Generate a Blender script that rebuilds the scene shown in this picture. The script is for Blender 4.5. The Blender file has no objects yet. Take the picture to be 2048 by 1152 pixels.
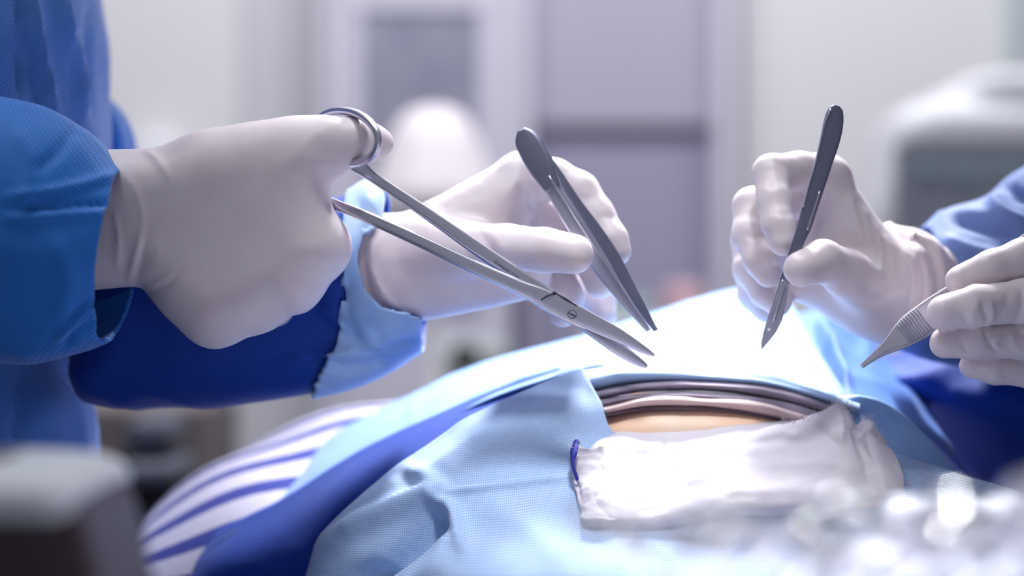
import bpy, bmesh, math, random
import numpy as np
from mathutils import Vector, Matrix

random.seed(7)
RNG = np.random.default_rng(7)
SC = bpy.context.scene
COL = SC.collection

# ------------------------------------------------------------------ camera, world, lights, exposure
CAMZ = 1.2
CAMD = 1.0            # the instruments are one metre in front of the lens
F = 4000.0            # focal length in pixels of the 2048-wide frame
cam_d = bpy.data.cameras.new('camera')
cam = bpy.data.objects.new('camera', cam_d)
COL.objects.link(cam)
cam.location = (0, -CAMD, CAMZ)
cam.rotation_euler = (math.pi / 2, 0, 0)
cam_d.sensor_width = 36
cam_d.lens = 36 * F / 2048
cam_d.clip_start = 0.05
cam_d.dof.use_dof = True
cam_d.dof.focus_distance = 1.0
cam_d.dof.aperture_fstop = 2.8
SC.camera = cam

w = bpy.data.worlds.new('world')
SC.world = w
w.use_nodes = True
bg = w.node_tree.nodes['Background']
bg.inputs[0].default_value = (0.80, 0.84, 1.0, 1)
bg.inputs[1].default_value = 0.25


def light(name, kind, loc, target, energy, color=(1, 1, 1), size=1.0, size_y=None, spot=None, blend=0.5):
    d = bpy.data.lights.new(name, kind)
    d.energy = energy
    d.color = color
    if kind == 'AREA':
        d.shape = 'RECTANGLE' if size_y else 'SQUARE'
        d.size = size
        if size_y:
            d.size_y = size_y
    else:
        d.shadow_soft_size = size
    if kind == 'SPOT':
        d.spot_size = spot
        d.spot_blend = blend
    o = bpy.data.objects.new(name, d)
    COL.objects.link(o)
    o.location = loc
    o.rotation_euler = (Vector(target) - Vector(loc)).to_track_quat('-Z', 'Y').to_euler()
    return o


# the surgical lamp above and behind the wound, and two ceiling panels
light('surgical_light', 'SPOT', (0.16, 0.75, 2.15), (0.07, 0.13, 1.15), 215, (0.97, 0.985, 1.0), 0.09, spot=math.radians(29), blend=1.0)
light('surgical_light_front', 'SPOT', (0.12, -0.28, 2.25), (0.02, -0.02, 1.08), 54, (0.95, 0.97, 1.0), 0.08, spot=math.radians(18), blend=0.9)
light('added_clamp_spot', 'SPOT', (0.25, 0.1, 2.2), (0.155, -0.37, 1.10), 150, (0.97, 0.98, 1.0), 0.035, spot=math.radians(13), blend=0.8)  # added spot, brightens the foreground clamps and raises their glints
light('ceiling_light_near', 'AREA', (-0.5, -0.1, 2.75), (-0.4, 0.1, 1.0), 14, (0.94, 0.96, 1.0), 0.6, 1.2)
light('ceiling_light_far', 'AREA', (0.2, 1.2, 2.9), (0.2, 2.6, 1.2), 57, (0.98, 0.97, 1.0), 2.6, 0.5)

SC.view_settings.view_transform = 'Standard'
SC.view_settings.look = 'None'
SC.view_settings.gamma = 1.0
SC.view_settings.use_curve_mapping = False
SC.view_settings.exposure = 0.0
SC.cycles.use_denoising = True
SC.cycles.max_bounces = 8

# ------------------------------------------------------------------ helpers


def at(px, py, y=0.0):
    """point of the photograph at world distance y behind the focus plane"""
    d = CAMD + y
    return np.array([(px - 1024) / F * d, y, CAMZ + (576 - py) / F * d])


def lin(r, g, b):
    def f(c):
        c /= 255.0
        return c / 12.92 if c <= 0.04045 else ((c + 0.055) / 1.055) ** 2.4
    return (f(r), f(g), f(b), 1)


def mat(name, col, rough=0.5, metal=0.0, sub=0.0, sheen=0.0, coat=0.0, spec=0.5, noise=None, bump=None, emit=None, trans=0.0):
    m = bpy.data.materials.new(name)
    m.use_nodes = True
    nt = m.node_tree
    b = nt.nodes['Principled BSDF']
    b.inputs['Base Color'].default_value = col
    b.inputs['Roughness'].default_value = rough
    b.inputs['Metallic'].default_value = metal
    b.inputs['Specular IOR Level'].default_value = spec
    if sub:
        b.inputs['Subsurface Weight'].default_value = sub
        b.inputs['Subsurface Radius'].default_value = (0.6, 0.35, 0.3)
        b.inputs['Subsurface Scale'].default_value = 0.008
    if sheen:
        b.inputs['Sheen Weight'].default_value = sheen
        b.inputs['Sheen Roughness'].default_value = 0.4
    if coat:
        b.inputs['Coat Weight'].default_value = coat
    if emit:
        b.inputs['Emission Color'].default_value = emit[0]
        b.inputs['Emission Strength'].default_value = emit[1]
    tc = nt.nodes.new('ShaderNodeTexCoord')
    if noise:      # (scale, colour2, amount)
        n = nt.nodes.new('ShaderNodeTexNoise')
        n.inputs['Scale'].default_value = noise[0]
        n.inputs['Detail'].default_value = 3
        r = nt.nodes.new('ShaderNodeMapRange')
        r.inputs[1].default_value = 0.35
        r.inputs[2].default_value = 0.65
        r.inputs[4].default_value = noise[2]
        mx = nt.nodes.new('ShaderNodeMix')
        mx.data_type = 'RGBA'
        nt.links.new(tc.outputs['Object'], n.inputs['Vector'])
        nt.links.new(n.outputs['Fac'], r.inputs[0])
        nt.links.new(r.outputs[0], mx.inputs[0])
        mx.inputs[6].default_value = col
        mx.inputs[7].default_value = noise[1]
        nt.links.new(mx.outputs[2], b.inputs['Base Color'])
    if bump:       # (scale, strength, distance)
        n = nt.nodes.new('ShaderNodeTexNoise')
        n.inputs['Scale'].default_value = bump[0]
        n.inputs['Detail'].default_value = 4
        bp = nt.nodes.new('ShaderNodeBump')
        bp.inputs['Strength'].default_value = bump[1]
        bp.inputs['Distance'].default_value = bump[2]
        nt.links.new(tc.outputs['Object'], n.inputs['Vector'])
        nt.links.new(n.outputs['Fac'], bp.inputs['Height'])
        nt.links.new(bp.outputs[0], b.inputs['Normal'])
    return m


def weave(name, col, col2, scale, depth=0.0004, rough=0.75, sheen=0.3, rot=(0, 0, 0), dots=True, transl=0.0, amount=1.0):
    """non-woven surgical cloth: rows of small pressed dots in colour and relief"""
    m = mat(name, col, rough, sheen=sheen, spec=0.25)
    nt = m.node_tree
    b = nt.nodes['Principled BSDF']
    tc = nt.nodes.new('ShaderNodeTexCoord')
    mp = nt.nodes.new('ShaderNodeMapping')
    mp.inputs['Rotation'].default_value = rot
    nt.links.new(tc.outputs['Object'], mp.inputs['Vector'])
    outs = []
    for axis in ('X', 'Z'):
        wv = nt.nodes.new('ShaderNodeTexWave')
        wv.wave_type = 'BANDS'
        wv.bands_direction = axis
        wv.inputs['Scale'].default_value = scale
        wv.inputs['Distortion'].default_value = 0.6
        wv.inputs['Detail'].default_value = 1
        nt.links.new(mp.outputs[0], wv.inputs['Vector'])
        outs.append(wv.outputs['Fac'])
    mu = nt.nodes.new('ShaderNodeMath')
    mu.operation = 'MULTIPLY'
    nt.links.new(outs[0], mu.inputs[0])
    nt.links.new(outs[1], mu.inputs[1])
    am = nt.nodes.new('ShaderNodeMath')
    am.operation = 'MULTIPLY'
    am.inputs[1].default_value = amount
    nt.links.new(mu.outputs[0], am.inputs[0])
    mx = nt.nodes.new('ShaderNodeMix')
    mx.data_type = 'RGBA'
    mx.inputs[6].default_value = col
    mx.inputs[7].default_value = col2
    nt.links.new(am.outputs[0], mx.inputs[0])
    nt.links.new(mx.outputs[2], b.inputs['Base Color'])
    bp = nt.nodes.new('ShaderNodeBump')
    bp.inputs['Strength'].default_value = 0.5
    bp.inputs['Distance'].default_value = depth
    nt.links.new(mu.outputs[0], bp.inputs['Height'])
    nt.links.new(bp.outputs[0], b.inputs['Normal'])
    if transl:
        t = nt.nodes.new('ShaderNodeBsdfTranslucent')
        t.inputs[0].default_value = col
        ms = nt.nodes.new('ShaderNodeMixShader')
        ms.inputs[0].default_value = transl
        out = nt.nodes['Material Output']
        nt.links.new(b.outputs[0], ms.inputs[1])
        nt.links.new(t.outputs[0], ms.inputs[2])
        nt.links.new(ms.outputs[0], out.inputs['Surface'])
    return m


def link(name, me, m, parent=None, smooth=True):
    o = bpy.data.objects.new(name, me)
    COL.objects.link(o)
    if m is not None:
        me.materials.append(m)
    if smooth:
        me.polygons.foreach_set('use_smooth', [True] * len(me.polygons))
    if parent is not None:
        o.parent = parent
        o.matrix_parent_inverse = parent.matrix_world.inverted()
    return o


def mesh(name, verts, faces, m, parent=None, smooth=True):
    me = bpy.data.meshes.new(name)
    me.from_pydata([tuple(map(float, v)) for v in verts], [], [tuple(int(i) for i in f) for f in faces])
    me.validate()
    bm = bmesh.new()
    bm.from_mesh(me)
    bmesh.ops.recalc_face_normals(bm, faces=bm.faces)
    bm.to_mesh(me)
    bm.free()
    return link(name, me, m, parent, smooth)


def tag(o, label=None, cat=None, group=None, kind=None):
    if label: o['label'] = label
    if cat: o['category'] = cat
    if group: o['group'] = group
    if kind: o['kind'] = kind
    return o


def thing(name, label, cat, loc=(0, 0, 0), group=None):
    o = bpy.data.objects.new(name, None)
    COL.objects.link(o)
    o.location = loc
    o.empty_display_size = 0.02
    bpy.context.view_layer.update()
    return tag(o, label, cat, group)


def bevel(o, wdt, seg=2):
    md = o.modifiers.new('bevel', 'BEVEL')
    md.width = wdt
    md.segments = seg
    md.limit_method = 'ANGLE'
    return o


def box(name, c, s, m, parent=None, bv=0.0, rot=None):
    x, y, z = [v / 2 for v in s]
    vs = [(-x, -y, -z), (x, -y, -z), (x, y, -z), (-x, y, -z), (-x, -y, z), (x, -y, z), (x, y, z), (-x, y, z)]
    R = Matrix.Identity(3) if rot is None else Matrix.Rotation(rot[1], 3, rot[0])
    vs = [R @ Vector(v) + Vector(c) for v in vs]
    fs = [(0, 3, 2, 1), (4, 5, 6, 7), (0, 1, 5, 4), (1, 2, 6, 5), (2, 3, 7, 6), (3, 0, 4, 7)]
    o = mesh(name, vs, fs, m, parent, smooth=False)
    if bv:
        bevel(o, bv, 3)
    return o


# ---- numpy value noise (smooth, three-dimensional)
_perm = RNG.random((64, 64, 64)).astype(np.float32)


def vnoise(p, s):
    q = p * s + 100.0
    i = np.floor(q).astype(int)
    f = q - i
    f = f * f * (3 - 2 * f)
    r = 0
    for dx in (0, 1):
        for dy in (0, 1):
            for dz in (0, 1):
                wgt = (f[:, 0] if dx else 1 - f[:, 0]) * (f[:, 1] if dy else 1 - f[:, 1]) * (f[:, 2] if dz else 1 - f[:, 2])
                r = r + wgt * _perm[(i[:, 0] + dx) % 64, (i[:, 1] + dy) % 64, (i[:, 2] + dz) % 64]
    return r * 2 - 1


def fbm(p, s, o=3):
    r, a = 0, 1.0
    for k in range(o):
        r = r + a * vnoise(p, s * 2 ** k)
        a *= 0.5
    return r


def ridged(p, s, o=2):
    """thin raised folds with smooth valleys between"""
    q = p + 0.35 / s * np.stack([vnoise(p + 3, s * .7), vnoise(p + 7, s * .7), vnoise(p + 11, s * .7)], 1)
    return (1 - np.abs(vnoise(q, s))) ** 3 + 0.4 * (1 - np.abs(vnoise(q, s * 2.1))) ** 3 - 0.6


def seg2(X, Z, a, b):
    ab = b - a
    t = np.clip(((X - a[0]) * ab[0] + (Z - a[1]) * ab[1]) / max(1e-12, ab @ ab), 0, 1)
    return np.hypot(X - a[0] - t * ab[0], Z - a[1] - t * ab[1]), t


def poly2(X, Z, P):
    """signed distance to a polygon (negative inside)"""
    d = np.full(X.shape, 1e9)
    ins = np.zeros(X.shape, bool)
    n = len(P)
    for i in range(n):
        a, b = P[i], P[(i + 1) % n]
        dd, _ = seg2(X, Z, a, b)
        d = np.minimum(d, dd)
        if abs(b[1] - a[1]) > 1e-12:
            c = ((a[1] > Z) != (b[1] > Z)) & (X < (b[0] - a[0]) * (Z - a[1]) / (b[1] - a[1]) + a[0])
            ins ^= c
    return np.where(ins, -d, d)


def catmull(P, n):
    """smooth curve through the points, n samples per span"""
    P = np.asarray(P, float)
    Q = np.vstack([2 * P[0] - P[1], P, 2 * P[-1] - P[-2]])
    out = []
    for i in range(len(P) - 1):
        p0, p1, p2, p3 = Q[i:i + 4]
        for t in np.linspace(0, 1, n, endpoint=False):
            out.append(0.5 * ((2 * p1) + (-p0 + p2) * t + (2 * p0 - 5 * p1 + 4 * p2 - p3) * t * t + (-p0 + 3 * p1 - 3 * p2 + p3) * t ** 3))
    out.append(P[-1])
    return np.array(out)


def closed(P, n=4):
    P = np.asarray(P, float)
    Q = np.vstack([P[-1], P, P[0], P[1]])
    out = []
    for i in range(len(P)):
        p0, p1, p2, p3 = Q[i:i + 4]
        for t in np.linspace(0, 1, n, endpoint=False):
            out.append(0.5 * ((2 * p1) + (-p0 + p2) * t + (2 * p0 - 5 * p1 + 4 * p2 - p3) * t * t + (-p0 + 3 * p1 - 3 * p2 + p3) * t ** 3))
    return np.array(out)


def crease_field(X, Z, creases, y):
    """height of the raised (+) or sunk (-) wrinkle lines over the picture-facing side; creases = (points px, amount mm, width px)"""
    h = np.zeros(X.shape)
    s = (CAMD + y) / F
    for pts, amp, wid in creases:
        c = catmull([at(p[0], p[1], y)[[0, 2]] for p in pts], 5)
        n = len(c) - 1
        best = np.full(X.shape, 1e9)
        tt = np.zeros(X.shape)
        for i in range(n):
            d, t = seg2(X, Z, c[i], c[i + 1])
            k = d < best
            best = np.where(k, d, best)
            tt = np.where(k, (i + t) / n, tt)
        fade = np.clip(np.minimum(tt, 1 - tt) * 5 + 0.15, 0, 1)
        h += amp * 0.001 * np.exp(-(best / (wid * s)) ** 2) * fade
    return h


class Field:
    """a solid described by distances on a regular grid, turned into one closed mesh"""
    def __init__(s, lo, hi, h):
        s.h = h
        s.lo = np.array(lo, float)
        s.n = np.ceil((np.array(hi) - s.lo) / h).astype(int) + 1
        s.ax = [s.lo[i] + h * np.arange(s.n[i]) for i in range(3)]
        s.D = np.full(s.n, 0.05, np.float32)

    def blank(s):
        return np.full(s.n, 0.05, np.float32)

    def cone(s, D, a, b, ra, rb, k, squash=1.0):
        a, b = np.array(a), np.array(b)
        pad = max(ra, rb) / min(1, squash) + 0.012 + k
        lo = np.minimum(a, b) - pad
        hi = np.maximum(a, b) + pad
        i0 = np.clip(((lo - s.lo) / s.h).astype(int), 0, s.n)
        i1 = np.clip(((hi - s.lo) / s.h).astype(int) + 2, 0, s.n)
        if np.any(i1 <= i0):
            return
        sl = tuple(slice(i0[i], i1[i]) for i in range(3))
        X = s.ax[0][sl[0]][:, None, None]
        Y = s.ax[1][sl[1]][None, :, None]
        Z = s.ax[2][sl[2]][None, None, :]
        ab = b - a
        t = np.clip(((X - a[0]) * ab[0] + (Y - a[1]) * ab[1] + (Z - a[2]) * ab[2]) / max(1e-12, ab @ ab), 0, 1)
        d = np.sqrt((X - a[0] - t * ab[0]) ** 2 + ((Y - a[1] - t * ab[1]) * squash) ** 2 + (Z - a[2] - t * ab[2]) ** 2) - (ra + (rb - ra) * t)
        o = D[sl]
        if k > 0:
            hh = np.clip(0.5 + 0.5 * (o - d) / k, 0, 1)
            D[sl] = o * (1 - hh) + d * hh - k * hh * (1 - hh)
        else:
            D[sl] = np.minimum(o, d)

    def chain(s, pts, k=0.003, squash=1.0):
        """pts: (px, py, y, r px)"""
        D = s.blank()
        for p, q in zip(pts[:-1], pts[1:]):
            s.cone(D, at(*p[:3]), at(*q[:3]), p[3] * (CAMD + p[2]) / F, q[3] * (CAMD + q[2]) / F, k, squash)
        return D

    def slab(s, px_poly, y, R, T, smooth=3, yt=None):
        """outline given in the picture at distance y, rounded edge R, half thickness T; yt = shear of depth with x and z"""
        P = np.array([at(p[0], p[1], y)[[0, 2]] for p in px_poly])
        if smooth:
            P = closed(P, smooth)
        X, Z = np.meshgrid(s.ax[0], s.ax[2], indexing='ij')
        d2 = poly2(X, Z, P)
        yc = y + (0 if yt is None else yt[0] * (X - P[:, 0].mean()) + yt[1] * (Z - P[:, 1].mean()))
        Y = (s.ax[1][None, :, None] - (yc[:, None, :] if yt is not None else yc))
        a = np.maximum(d2 + R, 0)[:, None, :]
        q = np.abs(Y) * (R / T) if T < R else np.maximum(np.abs(Y) - (T - R), 0)
        return (np.sqrt(a * a + q * q) - R).astype(np.float32) if T >= R else ((np.sqrt(a * a + q * q) - R) * 0.8).astype(np.float32)

    @staticmethod
    def smin(a, b, k):
        hh = np.clip(0.5 + 0.5 * (b - a) / k, 0, 1)
        return b * (1 - hh) + a * hh - k * hh * (1 - hh)

    def clip(s, D, px_poly, y):
        P = np.array([at(p[0], p[1], y)[[0, 2]] for p in px_poly])
        X, Z = np.meshgrid(s.ax[0], s.ax[2], indexing='ij')
        return np.maximum(D, poly2(X, Z, P)[:, None, :])

    def crease(s, D, creases, y, ymid):
        X, Z = np.meshgrid(s.ax[0], s.ax[2], indexing='ij')
        hgt = crease_field(X, Z, creases, y)
        m = 1 / (1 + np.exp((s.ax[1] - ymid) / 0.003))
        return D - hgt[:, None, :] * m[None, :, None]

    def surface(s, D, smooth=2):
        D = D.astype(np.float32)
        # close the solid at the borders
        for ax in range(3):
            for e in (0, -1):
                sl = [slice(None)] * 3
                sl[ax] = e
                D[tuple(sl)] = np.maximum(D[tuple(sl)], s.h * 0.5)
        neg = D < 0
        c = np.zeros(np.array(D.shape) - 1, np.int8)
        for dx in (0, 1):
            for dy in (0, 1):
                for dz in (0, 1):
                    c += neg[dx:D.shape[0] - 1 + dx, dy:D.shape[1] - 1 + dy, dz:D.shape[2] - 1 + dz]
        act = (c > 0) & (c < 8)
        I = np.argwhere(act)
        idx = np.full(act.shape, -1, np.int64)
        idx[act] = np.arange(len(I))
        acc = np.zeros((len(I), 3))
        cnt = np.zeros(len(I))
        cor = [(i, j, k) for i in (0, 1) for j in (0, 1) for k in (0, 1)]
        val = {q: D[I[:, 0] + q[0], I[:, 1] + q[1], I[:, 2] + q[2]] for q in cor}
        for a in cor:
            for ax in range(3):
                if a[ax] == 0:
                    b = list(a)
                    b[ax] = 1
                    va, vb = val[a], val[tuple(b)]
                    x = (va < 0) != (vb < 0)
                    t = np.where(x, va / np.where(x, va - vb, 1), 0)
                    p = np.tile(np.array(a, float), (len(I), 1))
                    p[:, ax] = t
                    acc[x] += p[x]
                    cnt[x] += 1
        V = s.lo + s.h * (I + acc / cnt[:, None])
        quads = []
        for ax in range(3):
            u, v = (ax + 1) % 3, (ax + 2) % 3
            sl0 = [slice(1, -1)] * 3
            sl1 = [slice(1, -1)] * 3
            sl0[ax] = slice(0, -1)
            sl1[ax] = slice(1, None)
            e = neg[tuple(sl0)] != neg[tuple(sl1)]
            E = np.argwhere(e)
            off = np.array([1, 1, 1])
            off[ax] = 0
            E = E + off
            flip = neg[E[:, 0], E[:, 1], E[:, 2]]
            q = []
            for du, dv in ((0, 0), (1, 0), (1, 1), (0, 1)):
                G = E.copy()
                G[:, u] -= du
                G[:, v] -= dv
                q.append(idx[G[:, 0], G[:, 1], G[:, 2]])
            q = np.stack(q, 1)
            q[~flip] = q[~flip][:, ::-1]
            quads.append(q)
        Q = np.vstack(quads)
        Q = Q[(Q >= 0).all(1)]
        for _ in range(smooth):
            A = np.zeros_like(V)
            n = np.zeros(len(V))
            for i in range(4):
                np.add.at(A, Q[:, i], V[Q[:, (i + 1) % 4]])
                np.add.at(n, Q[:, i], 1)
                np.add.at(A, Q[:, i], V[Q[:, (i + 3) % 4]])
                np.add.at(n, Q[:, i], 1)
            V = 0.5 * V + 0.5 * A / np.maximum(n, 1)[:, None]
        return V, Q


def normals(V, Q):
    a, b, c, d = (V[Q[:, i]] for i in range(4))
    fn = np.cross(c - a, d - b)
    N = np.zeros_like(V)
    for i in range(4):
        np.add.at(N, Q[:, i], fn)
    return N / np.maximum(np.linalg.norm(N, axis=1), 1e-12)[:, None]


def solid(name, V, Q, m, parent=None):
    me = bpy.data.meshes.new(name)
    me.vertices.add(len(V))
    me.vertices.foreach_set('co', V.astype(np.float32).ravel())
    me.loops.add(Q.size)
    me.loops.foreach_set('vertex_index', Q.astype(np.int32).ravel())
    me.polygons.add(len(Q))
    me.polygons.foreach_set('loop_start', np.arange(0, Q.size, 4, dtype=np.int32))
    me.update(calc_edges=True)
    me.validate()
    return link(name, me, m, parent)


def folds(V, Q, amp, scale, creases=None, y=0.0, fine=0.0, aniso=None, sgn=None):
    """press folds into a mesh along its normals"""
    N = normals(V, Q)
    P = V if aniso is None else V * np.array(aniso)
    h = amp * ridged(P, scale) + 0.5 * amp * fbm(P + 5, scale * 0.6, 2)
    if fine:
        h = h + fine * ridged(P + 20, scale * 3.1)
    if creases:
        d = CAMD + V[:, 1]
        X = V[:, 0] / d * (CAMD + y)
        Z = (V[:, 2] - CAMZ) / d * (CAMD + y) + CAMZ
        ch = crease_field(X, Z, creases, y)
        h = h + ch * np.clip(-N[:, 1] * (1 if sgn is None else sgn) * 2 + 0.3, 0, 1)
    if sgn is not None:
        h = h * sgn
    return V + N * h[:, None]


def hand(name, palm, fingers, creases, m, parent, h=0.0012, blend=0.008, ycr=None, finger_k=0.0012, wr=0.5):
    """palm: list of (poly, y, R, T[, shear]) or chains; fingers: chains of (px,py,y,r)"""
    pts = [at(*p[:3]) for f in fingers for p in f]
    for p in palm:
        if p[0] == 'slab':
            for q in p[1]:
                pts += [at(q[0], q[1], p[2] - p[4]), at(q[0], q[1], p[2] + p[4])]
        else:
            pts += [at(*q[:3]) for q in p[1]]
    pts = np.array(pts)
    lo, hi = pts.min(0) - 0.028, pts.max(0) + 0.028
    fld = Field(lo, hi, h)
    D = None
    for p in palm:
        if p[0] == 'slab':
            d = fld.slab(p[1], p[2], p[3], p[4], yt=p[5] if len(p) > 5 else None)
        else:
            d = fld.chain(p[1], 0.006, p[2] if len(p) > 2 else 1.0)
        D = d if D is None else Field.smin(D, d, blend)
    G = None
    for f in fingers:
        d = fld.chain(f, 0.003)
        G = d if G is None else Field.smin(G, d, finger_k)
    if G is not None:
        D = Field.smin(D, G, blend * 0.7)
    if creases:
        ym = ycr if ycr is not None else 0.0
        D = fld.crease(D, creases, ym, ym + 0.5 if ycr is None else ym)
    V, Q = fld.surface(D)
    N = normals(V, Q)
    V = V + N * (wr * (0.00035 * ridged(V, 90.0) + 0.0002 * fbm(V, 160.0, 2)))[:, None]
    return solid(name, V, Q, m, parent)


def sweep(name, pts, m, parent=None, n=10, sup=2.6, smooth=True, spans=6, closed_loop=False):
    """bar along (px,py,y,w,t): width w px in the picture, thickness t mm in depth, rounded section"""
    P = catmull(pts, spans) if spans > 1 else np.array(pts, float)
    if closed_loop:
        P = closed(pts, spans)
    C = np.array([at(*p[:3]) for p in P])
    verts, faces = [], []
    M = len(P)
    for i in range(M):
        if closed_loop:
            tan = C[(i + 1) % M] - C[i - 1]
        else:
            tan = C[min(i + 1, M - 1)] - C[max(i - 1, 0)]
        tan /= np.linalg.norm(tan)
        side = np.cross(tan, (0, 1, 0))
        side /= np.linalg.norm(side)
        up = np.cross(side, tan)
        wd = P[i][3] / 2 * (CAMD + P[i][2]) / F
        th = P[i][4] / 2000
        for k in range(n):
            a = 2 * math.pi * k / n
            ca, sa = math.cos(a), math.sin(a)
            ca = math.copysign(abs(ca) ** (2 / sup), ca)
            sa = math.copysign(abs(sa) ** (2 / sup), sa)
            verts.append(C[i] + side * wd * ca + up * th * sa)
    R = M if closed_loop else M - 1
    for i in range(R):
        for k in range(n):
            j = (i + 1) % M
            faces.append((i * n + k, i * n + (k + 1) % n, j * n + (k + 1) % n, j * n + k))
    if not closed_loop:
        faces.append(tuple(range(n)))
        faces.append(tuple(range((M - 1) * n, M * n)))
    return mesh(name, verts, faces, m, parent, smooth)


def plate(name, outline, y, t, m, parent, bv=0.0004, yfun=None):
    """flat cut sheet: outline in px at y, thickness t mm, bevelled edge"""
    P = [at(p[0], p[1], y + (yfun(p) if yfun else 0)) for p in outline]
    n = len(P)
    vs = [(p[0], p[1] - t / 2000, p[2]) for p in P] + [(p[0], p[1] + t / 2000, p[2]) for p in P]
    fs = [tuple(range(n)), tuple(range(2 * n - 1, n - 1, -1))] + [(i, (i + 1) % n, n + (i + 1) % n, n + i) for i in range(n)]
    o = mesh(name, vs, fs, m, parent, smooth=False)
    if bv:
        bevel(o, bv, 2)
    return o


def patch(name, rows, m, parent=None, nu=10, nv=10, amp=0.0, scale=20.0, creases=None, thick=0.0015, fine=0.0, aniso=None, uv=False, edge=0.0):
    """cloth through rows of (px,py,y) points, equal counts"""
    R = np.array([[at(*p) for p in r] for r in rows])
    A = np.array([catmull(r, nu) for r in R])                         # rows x U
    G = np.array([catmull(A[:, j], nv) for j in range(A.shape[1])])   # U x V
    U, Vn = G.shape[:2]
    V = G.reshape(-1, 3)
    ii, jj = np.meshgrid(np.arange(U - 1), np.arange(Vn - 1), indexing='ij')
    a = (ii * Vn + jj).ravel()
    Q = np.stack([a, a + 1, a + Vn + 1, a + Vn], 1)
    N = normals(V, Q)
    if N[:, 1].mean() > 0 and N[:, 2].mean() < 0 or (N[:, 2].mean() - N[:, 1].mean()) < 0:
        Q = Q[:, ::-1].copy()
        N = -N
    if edge:
        e = np.zeros((U, Vn))
        V = V + edge * np.stack([vnoise(V, 120.), vnoise(V + 9, 120.), vnoise(V + 4, 120.)], 1)
    if amp or creases:
        V = folds(V, Q, amp, scale, creases, 0.0, fine, aniso)
    o = solid(name, V, Q, m, parent)
    if thick:
        md = o.modifiers.new('thickness', 'SOLIDIFY')
        md.thickness = thick
        md.offset = -1
    return o


def lathe(name, prof, c, m, parent=None, n=40, axis='Z'):
    vs, fs = [], []
    for r, z in prof:
        for k in range(n):
            a = 2 * math.pi * k / n
            vs.append((c[0] + r * math.cos(a), c[1] + r * math.sin(a), c[2] + z))
    for i in range(len(prof) - 1):
        for k in range(n):
            fs.append((i * n + k, i * n + (k + 1) % n, (i + 1) * n + (k + 1) % n, (i + 1) * n + k))
    fs.append(tuple(range(n)))
    fs.append(tuple(range((len(prof) - 1) * n, len(prof) * n)))
    return mesh(name, vs, fs, m, parent)


def copy_tree(o, parent=None):
    c = o.copy()
    COL.objects.link(c)
    if parent is not None:
        c.parent = parent
    for ch in o.children:
        copy_tree(ch, c)
    return c


# ------------------------------------------------------------------ materials
M_glove = mat('latex_glove', lin(226, 216, 220), 0.42, sub=0.25, spec=0.45, noise=(55, lin(218, 202, 210), 0.5), bump=(900, 0.15, 0.0003))
M_steel = mat('surgical_steel', lin(204, 203, 218), 0.27, metal=0.82, bump=(400, 0.05, 0.0002))
M_satin = mat('satin_steel', lin(190, 190, 208), 0.36, metal=0.8, bump=(700, 0.08, 0.0002))
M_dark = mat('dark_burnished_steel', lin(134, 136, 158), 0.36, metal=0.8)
M_clamp = mat('polished_clamp_steel', lin(235, 235, 240), 0.14, metal=1.0)
M_ink = mat('engraving_ink', lin(40, 40, 60), 0.6)
M_gown = weave('blue_gown_cloth', lin(24, 112, 206), lin(90, 165, 235), 190, 0.0003, rough=0.62, sheen=0.25, rot=(0, math.radians(38), 0), amount=0.55)
M_gown_hazed = weave('hazed_gown_cloth', lin(72, 128, 206), lin(150, 188, 238), 190, 0.0003, rough=0.6, sheen=0.4, rot=(0, math.radians(38), 0), amount=0.6)  # same gown as the sleeves, lightened in colour to stand for haze
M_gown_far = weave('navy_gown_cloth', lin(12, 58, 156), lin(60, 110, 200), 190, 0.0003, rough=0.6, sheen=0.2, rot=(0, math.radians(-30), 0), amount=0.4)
M_gown_grey = weave('slate_gown_cloth', lin(104, 126, 182), lin(120, 145, 205), 190, 0.0003, rough=0.6, sheen=0.3, rot=(0, 0.4, 0), amount=0.4)
M_sleeve_lit = mat('lit_sleeve_cloth', lin(186, 212, 244), 0.5, sheen=0.4, noise=(22, lin(104, 156, 224), 0.8))  # lamp highlight on the sleeve end put into this pale colour
M_drape = weave('surgical_drape_cloth', lin(150, 186, 234), lin(232, 238, 252), 290, 0.0003, rough=0.7, sheen=0.35, rot=(0, math.radians(6), 0), transl=0.12)
M_drape_plain = mat('drape_film_cloth', lin(136, 176, 232), 0.55, sheen=0.3, noise=(40, lin(150, 190, 240), 0.6))
M_drape_shaded = weave('shaded_drape_cloth', lin(18, 62, 165), lin(44, 100, 200), 260, 0.0003, rough=0.7, sheen=0.15, amount=0.5)  # shade under the pale strip put into the base colour
M_gauze = mat('cotton_gauze', lin(212, 208, 216), 0.9, sheen=0.2, bump=(1400, 0.5, 0.0005), noise=(60, lin(202, 192, 206), 0.5))
M_skin = mat('iodine_stained_skin', lin(250, 226, 206), 0.5, sub=0.3, noise=(16, lin(240, 176, 128), 0.8))
M_skin_plain = mat('skin', lin(220, 180, 160), 0.5, sub=0.3)
M_white = mat('white_enamel', lin(222, 222, 230), 0.35)
M_wall = mat('painted_wall', lin(206, 205, 212), 0.8, noise=(2, lin(202, 202, 210), 0.6))
M_frame = mat('lilac_white_panel', lin(204, 202, 216), 0.5)
M_niche = mat('grey_lilac_laminate', lin(152, 149, 174), 0.5)
M_glass_grey = mat('frosted_cabinet_pane', lin(150, 150, 168), 0.3, noise=(14, lin(128, 128, 150), 0.8))
M_case = mat('monitor_case_plastic', lin(226, 228, 232), 0.4)
M_screen = mat('monitor_screen_glass', lin(140, 144, 156), 0.3, noise=(8, lin(140, 148, 160), 0.6))
M_black = mat('black_rubber', lin(24, 24, 34), 0.6)
M_taupe = mat('taupe_laminate', lin(120, 112, 112), 0.6)
M_slate = mat('slate_plastic', lin(84, 90, 108), 0.5)
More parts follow.
